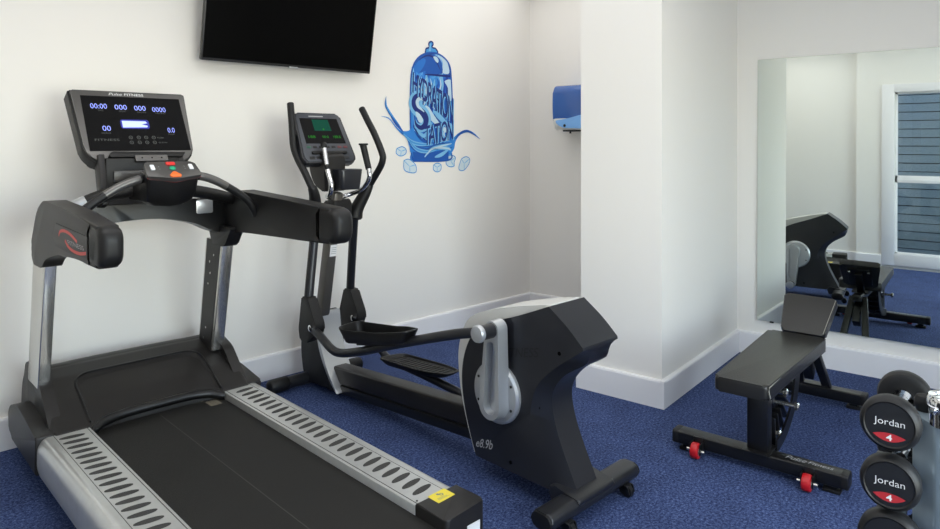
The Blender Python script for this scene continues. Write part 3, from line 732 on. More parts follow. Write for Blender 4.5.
mb = T(); mb.prism(rrect(.15, .034, .004, 3, .02, -.004), .02, .036, .003, CP); pn = mb.build('port_strip', M_BEZEL, con)
for dx in (-.045, 0, .045): T().prism([(.02+dx+.004*math.cos(2*PI*k/12), -.004+.004*math.sin(2*PI*k/12)) for k in range(12)], .0358, .0365, 0, CP).build('socket', M_GLOSS, pn)
# mast behind the pod holding the console
brk = T().box(1.0, 1.33, 3.42, 3.46, 1.2, 1.42, .006).build('console_bracket', M_HOOD, tm)
for r_ in (.985, 1.345): T().beam((r_, 3.40, 1.2), (r_, 3.47, 1.43), .03, .07, .006).build('bracket_post', M_HOOD, brk)
T().box(1.03, 1.2, 3.405, 3.42, 1.31, 1.36, .004).build('bracket_plate', M_BEZEL, con)

# ------------------------------------------------------------------ elliptical trainer (same axes as the treadmill)
EB = (2.285, 2.6, 0)
x, y = aw(EB[0], EB[1])
el = thing('elliptical_trainer', 'black elliptical cross trainer with silver crank and tall swing handles, beside the treadmill', 'elliptical', (x, y, 0), TW)
def E(): return MB(EB)
OUTL = lambda r_: Matrix(((0, 0, -1, r_), (-1, 0, 0, 0), (0, 1, 0, 0), (0, 0, 0, 1)))     # faces -r; x = -u
# stabilisers
fs = E().tube([(2.06, 3.69, .045), (2.51, 3.69, .045)], .036, 20).build('front_stabilizer', M_NAVYST, el)
for a, b in ((1.97, 2.075), (2.495, 2.60)):
    E().tube([(a, 3.69, .0455), (b, 3.69, .0455)], .041, 20, round_end=True).build('stabilizer_cap', M_RUB, fs)
stq = rrect(.10, .064, .028, 6, 1.635, .072)
rs = E().prism(stq, 1.983, 2.58, .012, SIDE, 3).build('rear_stabilizer', M_NAVYST, el)
E().prism(rrect(.094, .058, .026, 6, 1.635, .072), 1.975, 1.99, .004, SIDE).build('stabilizer_cap', M_RUB, rs)
E().prism(rrect(.094, .058, .026, 6, 1.635, .072), 2.572, 2.587, .004, SIDE).build('stabilizer_cap', M_RUB, rs)
for r_ in (2.085, 2.485):
    cs = E().box(r_-.022, r_+.022, 1.575, 1.625, .03, .052, .004).prism(fillet([(1.56, .018), (1.57, .05), (1.62, .05), (1.605, .018)], .006), r_-.022, r_-.017, 0, SIDE).prism(fillet([(1.56, .018), (1.57, .05), (1.62, .05), (1.605, .018)], .006), r_+.017, r_+.022, 0, SIDE).build('caster', M_STEEL, rs)
    E().lathe([(.019, -.013), (.0235, -.010), (.0235, .010), (.019, .013)], Matrix.Translation((r_, 1.582, .0235)) @ Matrix.Rotation(PI/2, 4, 'Y'), 24).build('caster_wheel', M_RUB, cs)
# rail
RA, RBk = (3.50, .165), (2.10, .262)
mb = E()
M_r = SIDE
q = [(3.50, .165), (2.10, .262), (2.10, .165), (3.50, .066)]
rail = mb.prism(q, 2.235, 2.335, .014, SIDE, 3).build('rail', M_HOOD, el)
E().prism([(3.48, .068), (2.10, .168), (2.10, .115), (3.48, .022)], 2.228, 2.342, .008, SIDE).build('rail_lower_skirt', M_STEEL, rail)
# front shell and silver fairing
E().prism(fillet([(3.745, .30), (3.75, .2), (3.725, .075), (3.66, .03), (3.42, .03), (3.50, .25), (3.545, .46), (3.60, .47), (3.68, .43)], [.05, .03, .03, .02, 0, .05, .02, .02, .04], 5), 2.21, 2.36, .02, SIDE, 3).build('front_shell', M_SLATE2, el)
outer = sp([(3.535, .475), (3.52, .37), (3.49, .275), (3.42, .155), (3.325, .045)], 6)
inner = sp([(3.335, .043), (3.44, .145), (3.515, .265), (3.545, .37), (3.565, .47)], 6)
E().prism(outer+inner, 2.19, 2.35, .006, SIDE, 2).build('front_fairing', M_SPARK, el)
# mast
mast = E().beam((2.248, 3.575, .42), (2.258, 3.435, 1.20), .062, .075, .012, roll_ref=(0, 1, 0)).build('mast', M_DGREY, el)
mb = E()
MT = math.atan2(.14, .76)
PMs = panel((2.25, 3.575-.0385, .42), -MT)
mb.box(-.018, .026, .40, .47, -.001, .0012, 0, PMs); mb.mi = 1
for k in range(4): mb.box(-.012, .022, .415+.012*k, .419+.012*k, .0012, .0015, 0, PMs)
mb.build('mast_sticker', [M_WHITE, M_GREYPR], mast)
E().tube([(2.12, 3.475, 1.05), (2.45, 3.475, 1.05)], .024, 20).build('pivot_axle', M_STEEL, el)
E().prism(fillet([(3.40, 1.0), (3.40, 1.16), (3.53, 1.14), (3.55, .98)], .03), 2.225, 2.345, .012, SIDE).build('pivot_cover', M_BLACK, el)
# neck behind the console
E().prism(fillet([(3.40, 1.20), (3.405, 1.42), (3.55, 1.46), (3.57, 1.34), (3.51, 1.24)], [.02, .02, .05, .08, .05], 5), 2.155, 2.30, .03, SIDE, 4).build('console_neck', M_HOOD, el)
mb = E(); mb.prism(rrect(.13, .085, .02, 4, 2.29, 3.362), 1.215, 1.335, .006, None, 2, scale_top=1.22); mb.build('cup_holder', M_SLATE, el)
# console
CT2 = R(33); C2 = panel((2.217, 3.42, 1.38), CT2)
ec = E().prism(fillet([(-.165, -.006), (.165, -.006), (.184, .03), (.176, .348), (-.142, .348), (-.18, .03)], [.03, .03, .03, .03, .03, .03], 5), -.05, -.004, .012, C2, 3).build('console', M_SLATE, el)
E().prism(fillet([(-.155, .002), (.155, .002), (.173, .035), (.166, .338), (-.132, .338), (-.168, .035)], .025, 5), -.006, 0, .003, C2).build('fascia', M_FASC, ec)
scr = E().prism([(-.128, .125), (.146, .125), (.142, .305), (-.118, .305)], 0, .0012, .0004, C2, 1).build('screen', M_GLOSS, ec)
mb = E(); mb.prism([(-.042, .215), (.075, .215), (.074, .296), (-.038, .296)], .0012, .0018, 0, C2)
mb.build('lcd_window', M_LCD, scr)
mb = E(); mb.recalc = False
mb.circle(.022, .226, .006, .002, C2, 12); mb.build('lcd_dot', M_LCDG, scr)
for t, cx_, w_ in (('188', -.075, .046), ('00:0', .018, .042), ('188.8', .098, .05)):
    mb = E(); mb.recalc = False; mb.text(t, at(cx_, .172, w_, .018), M=C2, z=.0018); mb.build('lcd_digits', M_LCDG, scr)
mb = E(); mb.recalc = False
mb.prism(rrect(.10, .008, .003, 2, .0, .32), 0, .0008, 0, C2); mb.build('console_print', M_GREYPR, ec)
M_DGK = mat('dull_green_key', (30, 80, 60), .4); M_DRK = mat('dull_red_key', (96, 40, 44), .4)
for k in range(7):
    m_ = [M_BTNG, M_BLACK, M_BLACK, M_BLACK, M_BLACK, M_BTNR, M_BTNR][k]
    mm = {M_BTNG: 'start_key', M_BLACK: 'key', M_BTNR: 'stop_key'}[m_]
    E().prism(rrect(.028, .015, .004, 3, -.12+.042*k, .1), 0, .003, .001, C2).build(mm, M_DGK if m_ == M_BTNG else (M_DRK if m_ == M_BTNR else M_BLACK), ec)
E().prism(rrect(.24, .02, .008, 4, .005, .058), 0, .014, .005, C2).build('book_rest', M_BLACK, ec)
for a in (-.12, -.075, -.01, .05, .115): E().prism(rrect(.036, .02, .004, 3, a, .026), 0, .0022, .0008, C2).build('key', M_STEEL, ec)
# fixed handlebars
fl = [(2.25, 3.46, 1.165), (2.19, 3.42, 1.175), (2.168, 3.355, 1.205), (2.165, 3.345, 1.26), (2.165, 3.385, 1.345), (2.165, 3.42, 1.47)]
fr = [(2.32, 3.46, 1.165), (2.375, 3.45, 1.18), (2.402, 3.38, 1.21), (2.405, 3.312, 1.27), (2.405, 3.31, 1.33), (2.405, 3.37, 1.478)]
f1 = E().tube(fl, .0145, 16, smooth=8).build('fixed_handlebar', M_CHROME, el)
E().tube([(2.165, 3.38, 1.335), (2.165, 3.391, 1.36)], .018, 16).build('grip_collar', M_RUB, f1)
E().tube([(2.165, 3.418, 1.463), (2.165, 3.424, 1.485)], .018, 16, round_end=True).build('grip_collar', M_RUB, f1)
f2 = E().tube(fr, .0145, 16, smooth=8).build('fixed_handlebar', M_CHROME, el)
E().tube([(2.405, 3.312, 1.333), (2.405, 3.368, 1.475)], [.018, .0205], 16).prism(rrect(.055, .042, .015, 4, 2.405, 3.366), 1.474, 1.486, .004).build('handlebar_grip', M_RUB, f2)
# swing arms
la = E().tube([(2.035, 3.573, 1.718), (2.035, 3.555, 1.60), (2.035, 3.538, 1.475), (2.037, 3.50, 1.405), (2.045, 3.435, 1.325), (2.06, 3.37, 1.225)], .0205, 16, smooth=6, round_end=True)
la = la.build('swing_handle', M_RUB, el)
E().tube([(2.06, 3.375, 1.235), (2.085, 3.39, 1.18), (2.13, 3.45, 1.075), (2.15, 3.478, 1.04)], [.025, .032, .04, .046], 16, smooth=5, round_end=True).build('handle_sleeve', M_BLACK, la)
ra = E().tube([(2.505, 3.522, 1.702), (2.505, 3.455, 1.62), (2.505, 3.388, 1.54), (2.505, 3.315, 1.43), (2.503, 3.305, 1.385), (2.50, 3.335, 1.33), (2.48, 3.42, 1.215)], .0205, 16, smooth=6, round_end=True).build('swing_handle', M_RUB, el)
E().tube([(2.483, 3.41, 1.23), (2.465, 3.43, 1.18), (2.43, 3.465, 1.09), (2.42, 3.478, 1.04)], [.025, .034, .042, .05], 16, smooth=5, round_end=True).build('handle_sleeve', M_BLACK, ra)
ll = E().tube([(2.15, 3.48, 1.05), (2.12, 3.455, .92), (2.075, 3.425, .68), (2.062, 3.42, .58)], .0265, 16, smooth=5).build('lower_arm', M_NAVYST, el)
E().prism(fillet([(3.375, .615), (3.44, .615), (3.475, .42), (3.455, .352), (3.40, .352), (3.29, .43), (3.29, .475)], [.01, .01, .04, .02, .02, .03, .03], 4), 2.03, 2.09, .012, SIDE, 3).build('arm_boot', M_BLACK, ll)
E().lathe([(.018, 0), (.018, .012), (.01, .016)], Matrix.Translation((2.03, 3.335, .455)) @ Matrix.Rotation(-PI/2, 4, 'Y'), 16).build('joint_bolt', M_CHROME, ll)
rl = E().tube([(2.42, 3.48, 1.05), (2.455, 3.545, .9), (2.50, 3.635, .62), (2.51, 3.655, .52)], .0265, 16, smooth=5).build('lower_arm', M_NAVYST, el)
E().prism(fillet([(3.61, .555), (3.685, .555), (3.745, .38), (3.73, .30), (3.66, .295), (3.53, .36), (3.53, .42)], [.01, .01, .04, .02, .02, .03, .03], 4), 2.48, 2.545, .012, SIDE, 3).build('arm_boot', M_BLACK, rl)
E().lathe([(.018, 0), (.018, .012), (.01, .016)], Matrix.Translation((2.48, 3.575, .385)) @ Matrix.Rotation(-PI/2, 4, 'Y'), 16).build('joint_bolt', M_CHROME, rl)
# foot bars, pedals
fb = E().tube([(2.05, 3.37, .45), (2.035, 3.25, .425), (2.02, 3.12, .388), (2.02, 3.03, .385), (2.02, 2.86, .43), (2.02, 2.52, .545), (2.02, 2.15, .662), (2.02, 1.982, .702)], .0225, 16, smooth=6).build('foot_bar', M_NAVYST, el)
fb2 = E().tube([(2.51, 3.58, .385), (2.525, 3.48, .30), (2.54, 3.38, .22), (2.545, 3.28, .175), (2.545, 2.95, .155), (2.515, 2.5, .14), (2.495, 2.048, .128)], .0225, 16, smooth=6).build('foot_bar', M_NAVYST, el)
def pedal(parent, o, tilt, mir, rim=1.):
    s_, c_ = math.sin(tilt), math.cos(tilt)
    M = Matrix(((1, 0, 0, o[0]), (0, c_, s_, o[1]), (0, -s_, c_, o[2]), (0, 0, 0, 1)))
    k = -1 if mir else 1
    out = fillet([(k*-.085, .25), (k*.085, .29), (k*.088, -.12), (k*.03, -.285), (k*-.06, -.285), (k*-.088, -.15)], [.06, .05, .08, .03, .03, .08], 6)
    if k < 0: out = out[::-1]
    def sc(f, z):
        return [(a*f, b*f, z+(.03*sm((b-.1)/.2)*rim if z > .03 else 0)) for a, b in out]
    loops = [sc(.80, 0), sc(.86, .006), sc(1.0, .024+.028*rim), sc(1.0, .028+.029*rim), sc(.95, .028+.029*rim), sc(.9, .022), sc(.5, .021), sc(.1, .021)]
    V = [p for l in loops for p in l]; n = len(out); F = []
    for i in range(len(loops)-1):
        for j in range(n): F.append((i*n+j, i*n+(j+1) % n, (i+1)*n+(j+1) % n, (i+1)*n+j))
    F.append(tuple(range(n))); F.append(tuple((len(loops)-1)*n+j for j in range(n)))
    mb = E(); mb._add(V, F, M)
    for j in range(14):
        yy = -.22+.033*j; mb.box(-.055, .055, yy, yy+.012, .0215, .025, .001, M, 1)
    mb.box(-.03, .03, -.16, .16, -.018, .004, .004, M)
    mb.build('pedal', M_BLACK, parent)
pedal(fb, (2.025, 2.70, .515), R(11), False)
pedal(fb2, (2.535, 3.0, .185), R(3), True, .15)
# drive housing
front = [(2.15, .095), (2.21, .25), (2.24, .40), (2.225, .53), (2.165, .64), (2.06, .705), (1.90, .765), (1.735, .832)]
def resample(P, n):
    L = [0]
    for p, q in zip(P, P[1:]): L.append(L[-1]+math.hypot(q[0]-p[0], q[1]-p[1]))
    out = []; j = 0
    for k in range(n+1):
        d = L[-1]*k/n
        while j < len(L)-2 and L[j+1] < d: j += 1
        t = (d-L[j])/max(1e-9, L[j+1]-L[j]); out.append((P[j][0]+(P[j+1][0]-P[j][0])*t, P[j][1]+(P[j+1][1]-P[j][1])*t))
    return out
fr0 = sp(front, 5); nose = sp([(1.735, .832), (1.64, .765), (1.568, .70)], 5)[1:]
rear_core = resample(sp([(1.566, .69), (1.582, .63), (1.61, .606), (1.69, .555), (1.745, .49), (1.76, .42), (1.728, .30), (1.64, .12), (1.63, .095)], 6), 40)
rear_side = resample(sp([(1.566, .69), (1.60, .665), (1.694, .597), (1.782, .514), (1.822, .434), (1.832, .321), (1.805, .197), (1.735, .095)], 6), 40)
lc = fr0+nose+rear_core; ls = fr0+nose+rear_side
def shrink(l, d):
    n_ = len(l); o_ = []
    for i in range(n_):
        a_, b_ = l[i-1], l[(i+1) % n_]; dx, dy = b_[0]-a_[0], b_[1]-a_[1]; q_ = math.hypot(dx, dy) or 1
        o_.append((l[i][0]-dy/q_*d, l[i][1]+dx/q_*d))
    return o_
lss = shrink(ls, .008)
rings = [(2.147, ls), (2.20, lc), (2.335, lc), (2.386, ls)]
V = [(r_, u_, z_) for r_, l in rings for u_, z_ in l]; n = len(lc); F = []
for i in range(len(rings)-1):
    for j in range(n): F.append((i*n+j, i*n+(j+1) % n, (i+1)*n+(j+1) % n, (i+1)*n+j))
F.append(tuple(range(n))); F.append(tuple((len(rings)-1)*n+j for j in range(n)))
mb = E(); mb._add(V, F); hous = mb.build('drive_housing', M_SLATE, el, 32)
sidep = [hous, hous]
cov = sp([(2.172, .08), (2.238, .25), (2.275, .40), (2.28, .55), (2.225, .68), (2.11, .745), (1.91, .800), (1.745, .834)], 6)+[(1.74, .82), (1.71, .79), (2.0, .6), (2.05, .15)]
E().prism(cov, 2.166, 2.372, .02, SIDE, 4).build('silver_cover', M_PEARL, hous, 40)
for k, (r_, sgn) in enumerate(((2.146, 1), (2.388, -1))):
    for (u_, z_, dd) in ((1.68, .655, 0), (1.805, .40, .022), (1.76, .165, .024), (1.94, .135, 0)):
        E().lathe([(.008, 0), (.008, .0015), (.004, .0015)], Matrix.Translation((r_+sgn*dd, u_, z_)) @ Matrix.Rotation(-PI/2*sgn, 4, 'Y'), 12).build('screw_hole', M_GLOSS, hous)
mb = E(); mb.recalc = False
mb.text('e8.9b', quad((-2.148, .137), (-2.048, .154), (-2.142, .174), (-2.042, .197)), M=OUTL(2.1455), z=.0004, shear=.1); mb.build('model_lettering', M_GREYPR, sidep[0])
mb = E(); mb.recalc = False
mb.text('FITNESS', quad((-1.99, .572), (-1.79, .615), (-1.985, .612), (-1.785, .655)), M=OUTL(2.1455), z=.0004); mb.build('tone_lettering', M_GHOST, sidep[0])
# foot of the housing on the stabiliser
E().prism(fillet([(1.583, .08), (1.583, .104), (1.65, .112), (1.72, .125), (1.74, .1), (1.72, .05)], [.01, .02, .03, .02, .02, 0]), 2.145, 2.39, .008, SIDE, 3).build('mounting_foot', M_NAVYST, hous)
# cranks
CC = (2.015, .415)
def hull2(c0, r0, c1, r1, n=18):
    a = math.atan2(c1[1]-c0[1], c1[0]-c0[0]); P = []
    for k in range(n+1): t = a-PI/2+PI*k/n; P.append((c1[0]+r1*math.cos(t), c1[1]+r1*math.sin(t)))
    for k in range(n+1): t = a+PI/2+PI*k/n; P.append((c0[0]+r0*math.cos(t), c0[1]+r0*math.sin(t)))
    return P
for side in (0, 1):
    sg = 1 if not side else -1
    pin = (1.982, .702) if not side else (2.048, .128)
    mirp = lambda p: p if not side else (2*CC[0]-p[0], 2*CC[1]-p[1])
    Mx = OUTL(2.147) if not side else Matrix(((0, 0, 1, 2.387), (-1, 0, 0, 0), (0, 1, 0, 0), (0, 0, 0, 1)))
    fx = lambda p: (-p[0], p[1])
    T0 = Mx @ Matrix.Translation((-CC[0], CC[1], 0))
    cr = E().lathe([(.133, 0), (.132, .012), (.122, .022), (.05, .024)], T0, 56).build('crank_disc', M_SPARK, hous)
    for a in (28, -28, 152, 208): E().lathe([(.006, .021), (.006, .0245), (.004, .0245)], T0 @ Matrix.Translation((.108*math.cos(R(a)), .108*math.sin(R(a)), 0)), 12).build('screw', M_STEEL, cr)
    o = [fx(p) for p in hull2(mirp((1.997, .378)), .058, pin, .038)]
    i = [fx(p) for p in hull2(mirp((1.995, .376)), .034, mirp((1.988, .625)), .027)]
    n = len(o); mb = E()
    mb.prism(o, .02, .035, 0, Mx)
    ob = [fx(p) for p in hull2(mirp((1.997, .378)), .066, pin, .041)]
    V = [(*p, .02) for p in ob]+[(*p, .076) for p in o]+[(*p, .076) for p in i]+[(*p, .036) for p in i]
    F = []
    for l in range(3):
        for j in range(n): F.append((l*n+j, l*n+(j+1) % n, (l+1)*n+(j+1) % n, (l+1)*n+j))
    mb._add(V, F, Mx)
    arm = mb.build('crank_arm', M_SPARK, cr)
    P0 = Mx @ Matrix.Translation((-pin[0], pin[1], 0))
    mb = E(); mb.lathe([(.031, .06), (.031, .145)], P0, 28); mb.mi = 1; mb.lathe([(.036, .145), (.037, .155), (.033, .166), (.01, .168)], P0, 28)
    mb.build('crank_pin', [M_NAVYST, M_SPARK], cr)

# ------------------------------------------------------------------ weight bench (square to the mirror wall)
BB = (3.7, .925, 0)
bn = thing('weight_bench', 'black padded weight bench with raised back pad and red wheels, before the mirror', 'bench', BB)
def B(): return MB(BB)
fbq = rrect(.08, .06, .008, 3, 3.255, .066)
YZ = Matrix(((1, 0, 0, 0), (0, 0, 1, 0), (0, 1, 0, 0), (0, 0, 0, 1)))       # x, z profile extruded along y
def foot_bar_b(x0, y0, y1):
    b = B().prism(rrect(.08, .06, .008, 3, x0, .062), y0, y1, .0, YZ).build('foot_bar', M_STEEL, bn)
    B().prism(rrect(.083, .063, .012, 3, x0, .062), y0-.012, y0+.02, .006, YZ).build('end_cap', M_RUB, b); B().prism(rrect(.083, .063, .012, 3, x0, .062), y1-.02, y1+.012, .006, YZ).build('end_cap', M_RUB, b)
    for yy in (y0+.055, y1-.055):
        B().box(x0-.03, x0+.03, yy-.035, yy+.035, 0, .016, .004).box(x0-.02, x0+.02, yy-.02, yy+.02, .014, .036).build('rubber_foot', M_RUB, b)
    return b
b1 = foot_bar_b(3.25, .555, 1.295)
b2 = foot_bar_b(4.33, .65, 1.21)
mb = B(); mb.recalc = False
Mt = Matrix(((0, 1, 0, 0), (-1, 0, 0, 0), (0, 0, 1, 0), (0, 0, 0, 1)))       # reads along -y, lines stack towards +x
mb.text('Pulse', at(-.755, 3.252, .085, .036), M=Mt, z=.0927, shear=.3); mb.text('Fitness', at(-.655, 3.252, .10, .03), M=Mt, z=.0927, shear=.25)
mb.build('lettering', M_GREYPR, b1)
for yy in (1.178, .695):
    br = B().box(3.205, 3.222, yy-.022, yy+.022, .03, .09, .003).box(3.165, 3.21, yy-.026, yy-.021, .02, .07, .002).box(3.165, 3.21, yy+.021, yy+.026, .02, .07, .002).tube([(3.178, yy-.038, .0365), (3.178, yy+.038, .0365)], .006, 12).build('wheel_bracket', M_STEEL, b1)
    WM = Matrix.Translation((3.176, yy, .0365)) @ Matrix.Rotation(PI/2, 4, 'X')
    wh = B().lathe([(.026, -.019), (.0345, -.016), (.0365, -.009), (.0365, .009), (.0345, .016), (.026, .019)], WM, 28).build('wheel', M_RED, br)
    B().lathe([(.02, -.0195), (.02, .0195)], WM, 20).lathe([(.006, -.042), (.008, -.04), (.008, .04), (.006, .042)], WM, 12).build('wheel_hub', M_ALU, wh)
post = B().box(3.222, 3.300, .868, .958, .09, .365, .005).box(3.19, 3.33, .855, .97, .09, .098, .002).build('front_post', M_STEEL, bn)
B().box(3.15, 3.34, .83, 1.01, .362, .378, .004).build('seat_plate', M_STEEL, post)
fr_ = B().beam((3.26, .913, .345), (4.25, .913, .355), .06, .05, .006).box(3.3, 4.1, .86, .97, .368, .386, .003).build('seat_frame', M_STEEL, bn)
for yb in (.84, .985):
    B().beam((4.16, .913+(yb-.913)*.5, .35), (4.33, yb, .085), .042, .045, .006, roll_ref=(0, 1, 0)).build('rear_leg', M_STEEL, bn)
B().box(4.295, 4.365, .83, 1.0, .09, .1, .003).build('leg_plate', M_STEEL, b2)
# arc-shaped ladder plates under the seat
for yy in (.852, .948):
    arc_o = [(3.30+.43*math.sin(R(a)), .365-.29*math.cos(R(a))) for a in range(0, 86, 6)]
    arc_i = [(3.30+.335*math.sin(R(a)), .365-.235*math.cos(R(a))) for a in range(85, -1, -6)]
    lad = B().prism(arc_o+arc_i, yy-.005, yy+.005, .0, YZ).build('ladder_plate', M_STEEL, fr_)
for a in range(8, 80, 11):
    ca, sa = math.cos(R(a)), math.sin(R(a))
    B().beam((3.30+.25*sa, .91, .365-.15*ca), (3.30+.395*sa, .91, .365-.28*ca), .014, .09, .002, roll_ref=(0, 1, 0)).build('ladder_rung', M_STEEL, lad)
for a, b_ in (((3.42, .80, .265), (3.42, .90, .265)), ((3.50, .868, .29), (3.50, .9, .29)), ((3.385, .87, .13), (3.385, .9, .13))):
    mb = B(); mb.tube([a, b_], .009, 12); mb.lathe([(.016, 0), (.019, .004), (.019, .014), (.012, .019)], Matrix.Translation(a) @ Matrix.Rotation(PI/2, 4, 'X'), 6); mb.build('bolt', M_ALU, lad)
B().beam((3.30, .913, .36), (3.56, .913, .14), .05, .04, .004).build('brace', M_STEEL, fr_)
# pads
st = [(3.068, .826), (4.02, .783), (4.02, 1.075), (3.068, 1.055)]
seat = B().prism(fillet(st, .022, 4), .382, .447, .016, None, 4).build('seat_pad', M_LEATH, bn)
lp = fillet([(3.072, .830), (4.016, .787), (4.016, 1.071), (3.072, 1.051)], .022, 5); lp.append(lp[0])
B().tube([(a, b, .4385) for a, b in lp], .0036, 8, cap=False).build('piping', M_LEATH, seat)
B().tube([(3.10, .8225, .388), (3.085, .8235, .41), (3.088, .826, .436), (3.3, .819, .4415), (3.7, .801, .4415), (4.01, .787, .4425)], .003, 6).build('stitching', M_STITCH, seat)
BT = R(40); MBk = Matrix(((0, math.sin(BT), -math.cos(BT), 4.045), (-1, 0, 0, .913), (0, math.cos(BT), math.sin(BT), .45), (0, 0, 0, 1)))
bq = [(-.108, 0), (.112, 0), (.15, .228), (-.122, .232)]
back = B().prism(fillet(bq, .018, 4), -.05, 0, .014, MBk, 4).build('back_pad', M_LEATH, bn)
lq = fillet([(-.104, .004), (.108, .004), (.146, .224), (-.118, .228)], .018, 5); lq.append(lq[0])
B().tube([MBk @ Vector((a, b, -.006)) for a, b in lq], .0036, 8, cap=False).build('piping', M_LEATH, back)
B().tube([MBk @ Vector(p) for p in ((.106, .01, .001), (.143, .222, .001))], .0016, 6).build('stitching', M_STITCH, back)
mb = B(); mb.box(-.07, .085, .03, .19, -.06, -.048, .003, MBk); mb.box(-.02, .03, -.1, .17, -.09, -.058, .004, MBk)
bp = mb.build('back_plate', M_STEEL, back)
for a in (-.055, .07):
    B().lathe([(.009, 0), (.009, .006), (.006, .009)], MBk @ Matrix.Translation((a, .17, -.06)) @ Matrix.Rotation(PI, 4, 'X'), 12).build('bolt', M_ALU, bp)
B().beam((4.12, .913, .34), (4.255, .913, .17), .05, .08, .005).build('rear_brace', M_STEEL, fr_)

# ------------------------------------------------------------------ dumbbells and their stand
DX = 1.99; DY = .227; DZ = [.835, .696, .562]
def make_dumbbell(z):
    base = (DX, DY, z)
    t = thing('dumbbell', '', 'dumbbell', base, 0, 'round black dumbbells on the stand')
    AX = Matrix(((0, 0, 1, DX), (-1, 0, 0, DY), (0, 1, 0, z), (0, 0, 0, 1)))      # local z -> +X, local x -> -Y
    AXm = Matrix(((0, 0, -1, DX), (1, 0, 0, DY), (0, 1, 0, z), (0, 0, 0, 1)))
    MB(base).lathe([(.0135, -.11), (.0135, -.05), (.0155, -.02), (.016, 0), (.0155, .02), (.0135, .05), (.0135, .11)], AX, 24).build('handle', M_CHROME, t)
    for A_ in (AX, AXm):
        h = MB(base).lathe([(.03, .106), (.05, .106), (.058, .11), (.0622, .119), (.0622, .143), (.058, .153), (.052, .1575), (.049, .1545), (.0, .1545)], A_, 48).build('head', M_RUB, t)
        MB(base).lathe([(.024, .085), (.024, .1), (.022, .104)], A_, 24).build('collar', M_CHROME, h)
    F = Matrix(((0, 0, -1, DX), (-1, 0, 0, DY), (0, 1, 0, z), (0, 0, 0, 1)))      # outward face towards -X
    mb = MB(base); mb.recalc = False
    mb.circle(0, 0, .0485, .155, F, 48); mb.mi = 1
    L = []
    for k in range(13): t_ = -1+2*k/12; L.append((.033*t_, -.026+.007*(1-t_*t_)))
    for k in range(13): t_ = 1-2*k/12; L.append((.033*t_, -.026-.013*(1-t_*t_)))
    mb._add([(*p, .1556) for p in L], [tuple(range(len(L)))], F)
    mb.mi = 2
    mb.text('Jordan', quad((-.031, -.006), (.031, -.006), (-.031, .0135), (.031, .0135)), M=F, z=.1557, offset=-.006)
    mb.text('4', quad((-.006, -.036), (.006, -.036), (-.006, -.022), (.006, -.022)), M=F, z=.1562, offset=.02)
    mb.build('end_label', [M_RUBF, M_REDLAB, M_WHITE], t)
    return t
def copy_thing(src, loc):
    c = src.copy(); COL.objects.link(c); c.location = loc
    for ch in src.children:
        d = ch.copy(); COL.objects.link(d); d.parent = c
        for g in ch.children:
            e = g.copy(); COL.objects.link(e); e.parent = d
    return c
d0 = make_dumbbell(DZ[0])
dbs = [d0]+[copy_thing(d0, (DX, DY, z)) for z in DZ[1:]]
dbs[2].scale = (1., 1.08, 1.08)
for d in dbs: d.rotation_euler = (0, R(3.), 0)
for d, l in zip(dbs, ('black round dumbbell marked 4, topmost on the stand with its chrome handle showing', 'black round dumbbell marked 4, second from the top of the stand', 'black round dumbbell lowest on the stand, cut off by the frame')):
    d['label'] = l
RKB = (2.02, .05, 0)
rk = thing('dumbbell_stand', 'grey metal dumbbell stand with a round chrome cap on top, at the right edge', 'dumbbell stand', RKB)
def K(): return MB(RKB)
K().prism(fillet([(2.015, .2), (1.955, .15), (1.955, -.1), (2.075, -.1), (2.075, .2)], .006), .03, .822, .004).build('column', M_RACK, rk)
K().prism(rrect(.5, .55, .06, 5, 2.02, .06), 0, .032, .008).build('base_plate', M_STEEL, rk)
K().lathe([(.046, .82), (.046, .862), (.05, .866), (.05, .884), (.046, .89), (.036, .889), (.034, .884)], Matrix.Translation((1.985, .118, 0)), 40).build('chrome_cap', M_CHROME, rk)
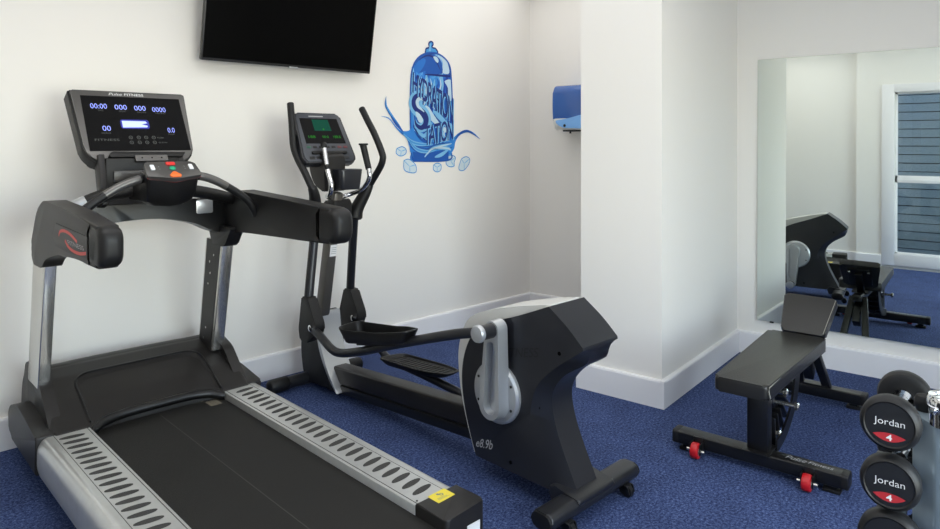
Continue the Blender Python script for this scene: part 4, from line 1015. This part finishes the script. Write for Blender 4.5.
K().lathe([(.014, .815), (.018, .825), (.022, .838), (.022, .85), (.017, .86), (.006, .864)], Matrix.Translation((2.05, .178, 0)), 24).build('stop_knob', M_RUB, rk)
for z in DZ+[.42, .28]:
    K().box(1.965, 1.99, .18, .272, z-.034, z-.0158, .003).box(1.965, 1.99, .254, .272, z-.034, z+.022, .003).build('cradle', M_STEEL, rk)

# ------------------------------------------------------------------ light: added ceiling lights and fill light through the added side window
def area(name, loc, sx, sy, power, color=(1, .99, .98)):
    l = bpy.data.lights.new(name, 'AREA'); l.shape = 'RECTANGLE'; l.size = sx; l.size_y = sy; l.energy = power; l.color = color
    o = bpy.data.objects.new(name, l); COL.objects.link(o); o.location = loc; return o
area('ceiling_bounce_light', (1.9, 1.2, 2.88), 3.4, 3.6, 48)  # wide unseen light added in place of flash bounced off the ceiling
area('ceiling_fill_light', (4.25, 2.75, 2.87), 1.2, 1.2, 8)  # unseen fill light added to lift the dark alcove
area('ceiling_fill_light', (.75, 2.3, 2.87), .8, .8, 8)  # unseen fill light added to brighten the left side
dl = area('side_fill_light', (1.45, -1.85, 1.45), 2.3, 1.9, 88, (1, .985, .965)); dl.rotation_euler = (PI/2, 0, 0)  # area light added outside the made-up window to fill the room
w = bpy.data.worlds.new('sky'); SC.world = w; w.use_nodes = True
nt = w.node_tree; bg = nt.nodes['Background']; sky = nt.nodes.new('ShaderNodeTexSky'); sky.sky_type = 'NISHITA'; sky.sun_disc = False; sky.sun_elevation = R(40); sky.sun_rotation = R(200)
nt.links.new(sky.outputs['Color'], bg.inputs['Color']); bg.inputs['Strength'].default_value = .8

# ------------------------------------------------------------------ camera
cd = bpy.data.cameras.new('camera'); cam = bpy.data.objects.new('camera', cd); COL.objects.link(cam); SC.camera = cam
cam.location = (0, 0, 1.5); cam.rotation_euler = (PI/2, 0, R(38.7)-PI/2)
cd.sensor_width = 36; cd.lens = 680/940*36; cd.shift_y = -(264.5-141)/940; cd.clip_start = .02
SC.view_settings.view_transform = 'Standard'; SC.view_settings.look = 'None'; SC.view_settings.gamma = 1; SC.view_settings.use_curve_mapping = False
SC.view_settings.exposure = -.08
